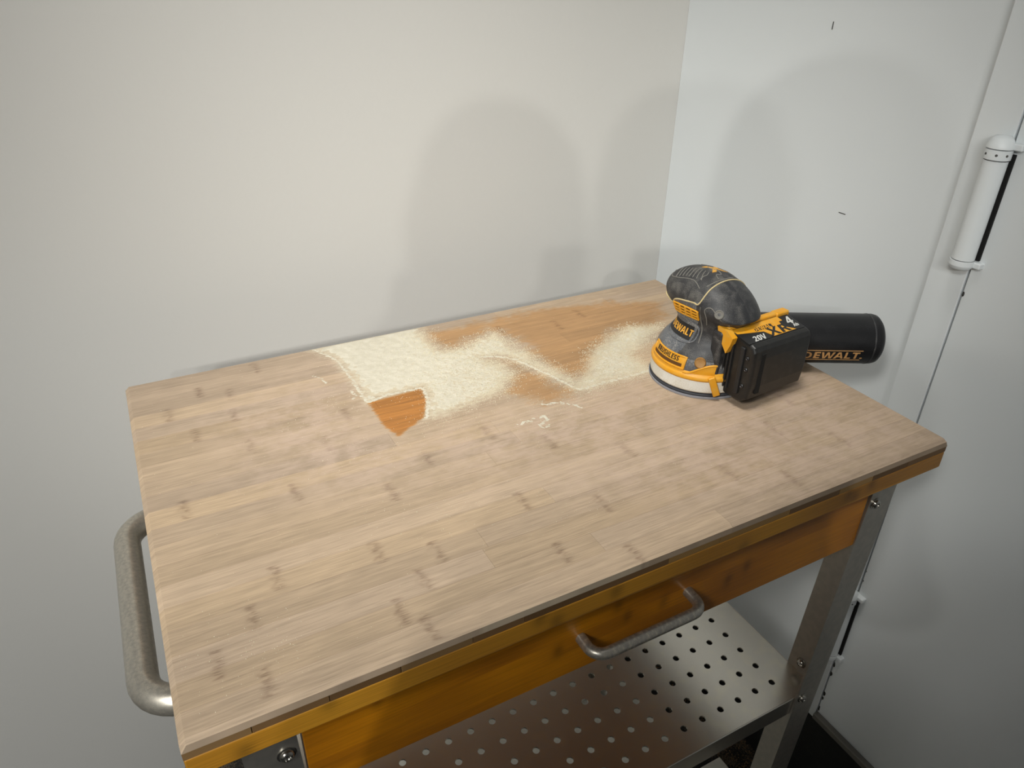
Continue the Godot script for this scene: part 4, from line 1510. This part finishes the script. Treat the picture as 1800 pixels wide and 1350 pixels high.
func floor_things() -> void:
	var m := dusty(rgb8(24, 23, 21), rgb8(92, 78, 60), 0.2, 0.55, 0.85, 0.0, 2.2, 0.5, 71, 0.6)
	struct("floor", box(Vector3(3.9, 0.1, 4.9), Vector3(-0.75, FLOOR - 0.05, 2.05)), m, "black floor flecked with brown dust", "floor")
	# two pale sheets lie under the cart
	var pale := mat(rgb8(222, 218, 206), 0.7)
	var g := Geo.new()
	g.rbox(Vector3(0.62, 0.012, 0.40), Vector3(0.5617, FLOOR + 0.006, 0.4885), 0.0015, 2)
	var o := part("board", g, pale)
	tag(o, "pale board on the dark floor under the cart's front, its corner beside the leg", "board")
	g = Geo.new()
	g.rbox(Vector3(0.70, 0.008, 0.36), Vector3(0.485, FLOOR + 0.004, 0.075), 0.0015, 2)
	o = part("board", g, pale)
	tag(o, "pale board on the floor seen through the holes of the steel shelf", "board")
	# brown grit between the boards and the door sill
	var r := RandomNumberGenerator.new()
	r.seed = 5
	var pebble := Geo.new()
	for p in 2:
		for k in 4:
			var y := 1.0 if p else -1.0
			var pts := [Vector3(cos(PI / 2 * k), 0, sin(PI / 2 * k)), Vector3(cos(PI / 2 * (k + 1)), 0, sin(PI / 2 * (k + 1))), Vector3(0, y * 0.7, 0)]
			pebble.poly(pts, pts[0] + pts[1] + pts[2])
	var mm := MultiMesh.new()
	mm.transform_format = MultiMesh.TRANSFORM_3D
	mm.mesh = pebble.mesh()
	mm.instance_count = 2600
	for k in 2600:
		var s := r.randf_range(0.0008, 0.0026)
		mm.set_instance_transform(k, Transform3D(Basis.from_euler(Vector3(r.randf() * TAU, r.randf() * TAU, r.randf() * TAU)).scaled(Vector3.ONE * s), Vector3(0.876 + 0.073 * r.randf(), FLOOR + s * 0.5, r.randf_range(-0.15, 0.62))))
	var mi := MultiMeshInstance3D.new()
	mi.name = "floor_grit"
	mi.multimesh = mm
	mi.material_override = mat(rgb8(104, 84, 60), 0.9)
	add_child(mi)
	tag(mi, "brown grit on the dark floor beside the cart's leg", "grit")
	mi.set_meta("kind", "stuff")


# ---------------------------------------------------------------- the person who takes the picture
class Field:
	# union of tapered capsules on a grid, meshed as surface nets
	var lo: Vector3
	var h: float
	var nx: int
	var ny: int
	var nz: int
	var f := PackedFloat32Array()
	var k: float

	func _init(a: Vector3, b: Vector3, cell: float, blend: float) -> void:
		lo = a
		h = cell
		nx = int((b.x - a.x) / h) + 2
		ny = int((b.y - a.y) / h) + 2
		nz = int((b.z - a.z) / h) + 2
		f.resize(nx * ny * nz)
		f.fill(0.2)
		k = blend

	func bone(a: Vector3, b: Vector3, ra: float, rb: float) -> void:
		var m := maxf(ra, rb) + k * 2.0
		var p0 := ((a.min(b) - Vector3.ONE * m - lo) / h).floor()
		var p1 := ((a.max(b) + Vector3.ONE * m - lo) / h).ceil()
		var d := b - a
		var dd := maxf(d.length_squared(), 1e-9)
		for z in range(maxi(int(p0.z), 0), mini(int(p1.z), nz - 1) + 1):
			for y in range(maxi(int(p0.y), 0), mini(int(p1.y), ny - 1) + 1):
				for x in range(maxi(int(p0.x), 0), mini(int(p1.x), nx - 1) + 1):
					var p := lo + Vector3(x, y, z) * h
					var t := clampf((p - a).dot(d) / dd, 0.0, 1.0)
					var v := p.distance_to(a + d * t) - lerpf(ra, rb, t)
					var n := (z * ny + y) * nx + x
					var w := f[n]
					var e := clampf(0.5 + 0.5 * (w - v) / k, 0.0, 1.0)
					f[n] = lerpf(w, v, e) - k * e * (1.0 - e)

	func mesh_into(g: Geo, xf := Transform3D.IDENTITY) -> void:
		var at := {}
		var off := [0, 1, nx, nx + 1, nx * ny, nx * ny + 1, nx * ny + nx, nx * ny + nx + 1]
		for z in nz - 1:
			for y in ny - 1:
				for x in nx - 1:
					var n := (z * ny + y) * nx + x
					var first := f[n] < 0.0
					var mixed := false
					for o in 7:
						if (f[n + off[o + 1]] < 0.0) != first:
							mixed = true
							break
					if not mixed:
						continue
					var s := Vector3.ZERO
					var c := 0
					for e in EDGES:
						var va := f[n + off[e[0]]]
						var vb := f[n + off[e[1]]]
						if (va < 0.0) != (vb < 0.0):
							var t := va / (va - vb)
							s += CORNER[e[0]].lerp(CORNER[e[1]], t)
							c += 1
					s /= c
					var gx := f[n + 1] - f[n] + f[n + nx * ny + nx + 1] - f[n + nx * ny + nx]
					var gy := f[n + nx] - f[n] + f[n + nx * ny + nx + 1] - f[n + nx * ny + 1]
					var gz := f[n + nx * ny] - f[n] + f[n + nx * ny + nx + 1] - f[n + nx + 1]
					at[n] = g.add(xf * (lo + (Vector3(x, y, z) + s) * h), (xf.basis * Vector3(gx, gy, gz)).normalized())
		for n in at:
			for q in [[1, nx, nx * ny], [nx, nx * ny, 1], [nx * ny, 1, nx]]:
				var e: int = n + q[0]
				if (f[n] < 0.0) != (f[e] < 0.0) and at.has(n - q[1]) and at.has(n - q[2]) and at.has(n - q[1] - q[2]):
					g.tri(at[n], at[n - q[1]], at[n - q[1] - q[2]])
					g.tri(at[n], at[n - q[1] - q[2]], at[n - q[2]])

	const CORNER := [Vector3(0, 0, 0), Vector3(1, 0, 0), Vector3(0, 1, 0), Vector3(1, 1, 0), Vector3(0, 0, 1), Vector3(1, 0, 1), Vector3(0, 1, 1), Vector3(1, 1, 1)]
	const EDGES := [[0, 1], [2, 3], [4, 5], [6, 7], [0, 2], [1, 3], [4, 6], [5, 7], [0, 4], [1, 5], [2, 6], [3, 7]]


func photographer(at: Vector3, turn: float) -> void:
	var t := thing("person", "person in a grey sweater holding a phone, whose shadow falls on the wall", "person", at, turn)
	t.scale = Vector3.ONE * 0.93
	var inv := Transform3D(Basis(Vector3.UP, turn).scaled(Vector3.ONE * 0.93), at).affine_inverse()
	var cb := Basis.from_euler(Vector3(-0.52365, -0.49689, 0.01798))
	var ph := Transform3D(cb, Vector3(0.04770, 1.25335, 0.89064) + cb.x * 0.064 - cb.y * 0.027 + cb.z * 0.018)
	# phone, held across
	var p := thing("phone", "dark phone held level in both hands behind the viewpoint", "phone", ph.origin)
	p.basis = cb
	part("body", box(Vector3(0.155, 0.074, 0.008), Vector3.ZERO, 0.003), mat(rgb8(25, 25, 28), 0.3), p)
	part("screen", box(Vector3(0.147, 0.068, 0.0006), Vector3(0, 0, 0.0042), 0.0002), mat(rgb8(10, 10, 12), 0.1), p)
	var f := Field.new(Vector3(-0.42, -0.01, -0.50), Vector3(0.42, 1.83, 0.22), 0.014, 0.035)
	for s in [-1.0, 1.0]:
		f.bone(Vector3(s * 0.09, 0.95, 0), Vector3(s * 0.105, 0.51, -0.012), 0.098, 0.064)
		f.bone(Vector3(s * 0.105, 0.51, -0.012), Vector3(s * 0.11, 0.10, 0.02), 0.062, 0.046)
		f.bone(Vector3(s * 0.11, 0.045, 0.04), Vector3(s * 0.13, 0.035, -0.15), 0.044, 0.036)
		f.bone(Vector3(s * 0.07, 0.96, 0), Vector3(s * 0.085, 1.28, 0), 0.115, 0.125)
		f.bone(Vector3(s * 0.085, 1.28, 0), Vector3(s * 0.11, 1.42, 0), 0.115, 0.075)
		f.bone(Vector3(0, 1.45, 0), Vector3(s * 0.185, 1.435, 0), 0.06, 0.062)
		var wrist := inv * (ph * Vector3(s * 0.105, -0.055, 0.055))
		var elbow := Vector3(s * 0.27, 1.155, -0.06)
		f.bone(Vector3(s * 0.19, 1.43, 0), elbow, 0.062, 0.047)
		f.bone(elbow, wrist, 0.048, 0.030)
		f.bone(Vector3(s * 0.088, 1.655, -0.005), Vector3(s * 0.094, 1.68, 0.005), 0.012, 0.014)
	f.bone(Vector3(0, 1.44, 0), Vector3(0, 1.57, -0.01), 0.058, 0.054)
	f.bone(Vector3(0, 1.645, -0.025), Vector3(0, 1.705, 0.0), 0.080, 0.092)
	f.bone(Vector3(0, 1.60, -0.05), Vector3(0, 1.635, -0.05), 0.045, 0.06)
	f.bone(Vector3(0, 1.67, -0.105), Vector3(0, 1.635, -0.125), 0.010, 0.014)
	var g := Geo.new()
	f.mesh_into(g)
	# each hand on a finer grid: palm, four fingers round the phone's back, thumb on the screen side
	for s in [-1.0, 1.0]:
		var hd := Field.new(Vector3(-0.10, -0.10, -0.04), Vector3(0.10, 0.07, 0.09), 0.004, 0.006)
		var o := Vector3(s * 0.088, 0, 0)
		hd.bone(Vector3(s * 0.017, -0.055, 0.055), Vector3(s * 0.004, -0.022, 0.020), 0.024, 0.018)
		hd.bone(Vector3(s * 0.008, -0.035, 0.030), Vector3(s * 0.006, 0.020, 0.008), 0.017, 0.012)
		for k in 4:
			var y := 0.026 - 0.018 * k
			var reach: float = [0.030, 0.036, 0.032, 0.024][k]
			var b0 := Vector3(s * 0.008, y - 0.008, 0.010)
			var b1 := Vector3(s * 0.002, y, -0.008)
			var b2 := Vector3(-s * reach * 0.55, y + 0.002, -0.0135)
			hd.bone(b0, b1, 0.0095, 0.009)
			hd.bone(b1, b2, 0.009, 0.0082)
			hd.bone(b2, Vector3(-s * reach, y + 0.003, -0.0125), 0.0082, 0.0072)
		hd.bone(Vector3(s * 0.006, -0.036, 0.026), Vector3(-s * 0.012, -0.020, 0.018), 0.012, 0.0105)
		hd.bone(Vector3(-s * 0.012, -0.020, 0.018), Vector3(-s * 0.028, -0.006, 0.0145), 0.0105, 0.0085)
		hd.mesh_into(g, inv * ph * Transform3D(Basis.IDENTITY, o))
	# dark trousers, sweater and skin on the one body
	var st := SurfaceTool.new()
	st.begin(Mesh.PRIMITIVE_TRIANGLES)
	for k in g.v.size():
		var q := g.v[k]
		var c := Color(0.16, 0.165, 0.18)
		if q.y > 1.50 and absf(q.x) < 0.14 and q.z > -0.2:
			c = Color(0.55, 0.36, 0.27)
		elif q.z < -0.33:
			c = Color(0.55, 0.36, 0.27)
		elif q.y < 0.09:
			c = Color(0.02, 0.02, 0.02)
		elif q.y < 0.98:
			c = Color(0.04, 0.05, 0.09)
		st.set_color(c)
		st.set_normal(g.n[k])
		st.add_vertex(q)
	for k in g.i:
		st.add_index(k)
	var m := mat(Color.WHITE, 0.8)
	m.vertex_color_use_as_albedo = true
	obj("body", st.commit(), m, t)
	var hair := Field.new(Vector3(-0.15, 1.34, -0.14), Vector3(0.15, 1.84, 0.16), 0.01, 0.02)
	hair.bone(Vector3(0, 1.715, -0.005), Vector3(0, 1.66, 0.03), 0.097, 0.082)
	for x in [-0.055, 0.055]:
		hair.bone(Vector3(x, 1.68, 0.02), Vector3(x * 1.1, 1.44, 0.055), 0.055, 0.038)
	g = Geo.new()
	hair.mesh_into(g)
	part("hair", g, mat(Color(0.12, 0.08, 0.05), 0.7), t, "long brown hair")
	for k in [-1.0, 1.0]:
		g = Geo.new()
		g.rbox(Vector3(0.022, 0.010, 0.012), Vector3(k * 0.032, 1.672, -0.098), 0.0045, 3)
		part("eye", g, mat(Color(0.8, 0.8, 0.8), 0.2), t)
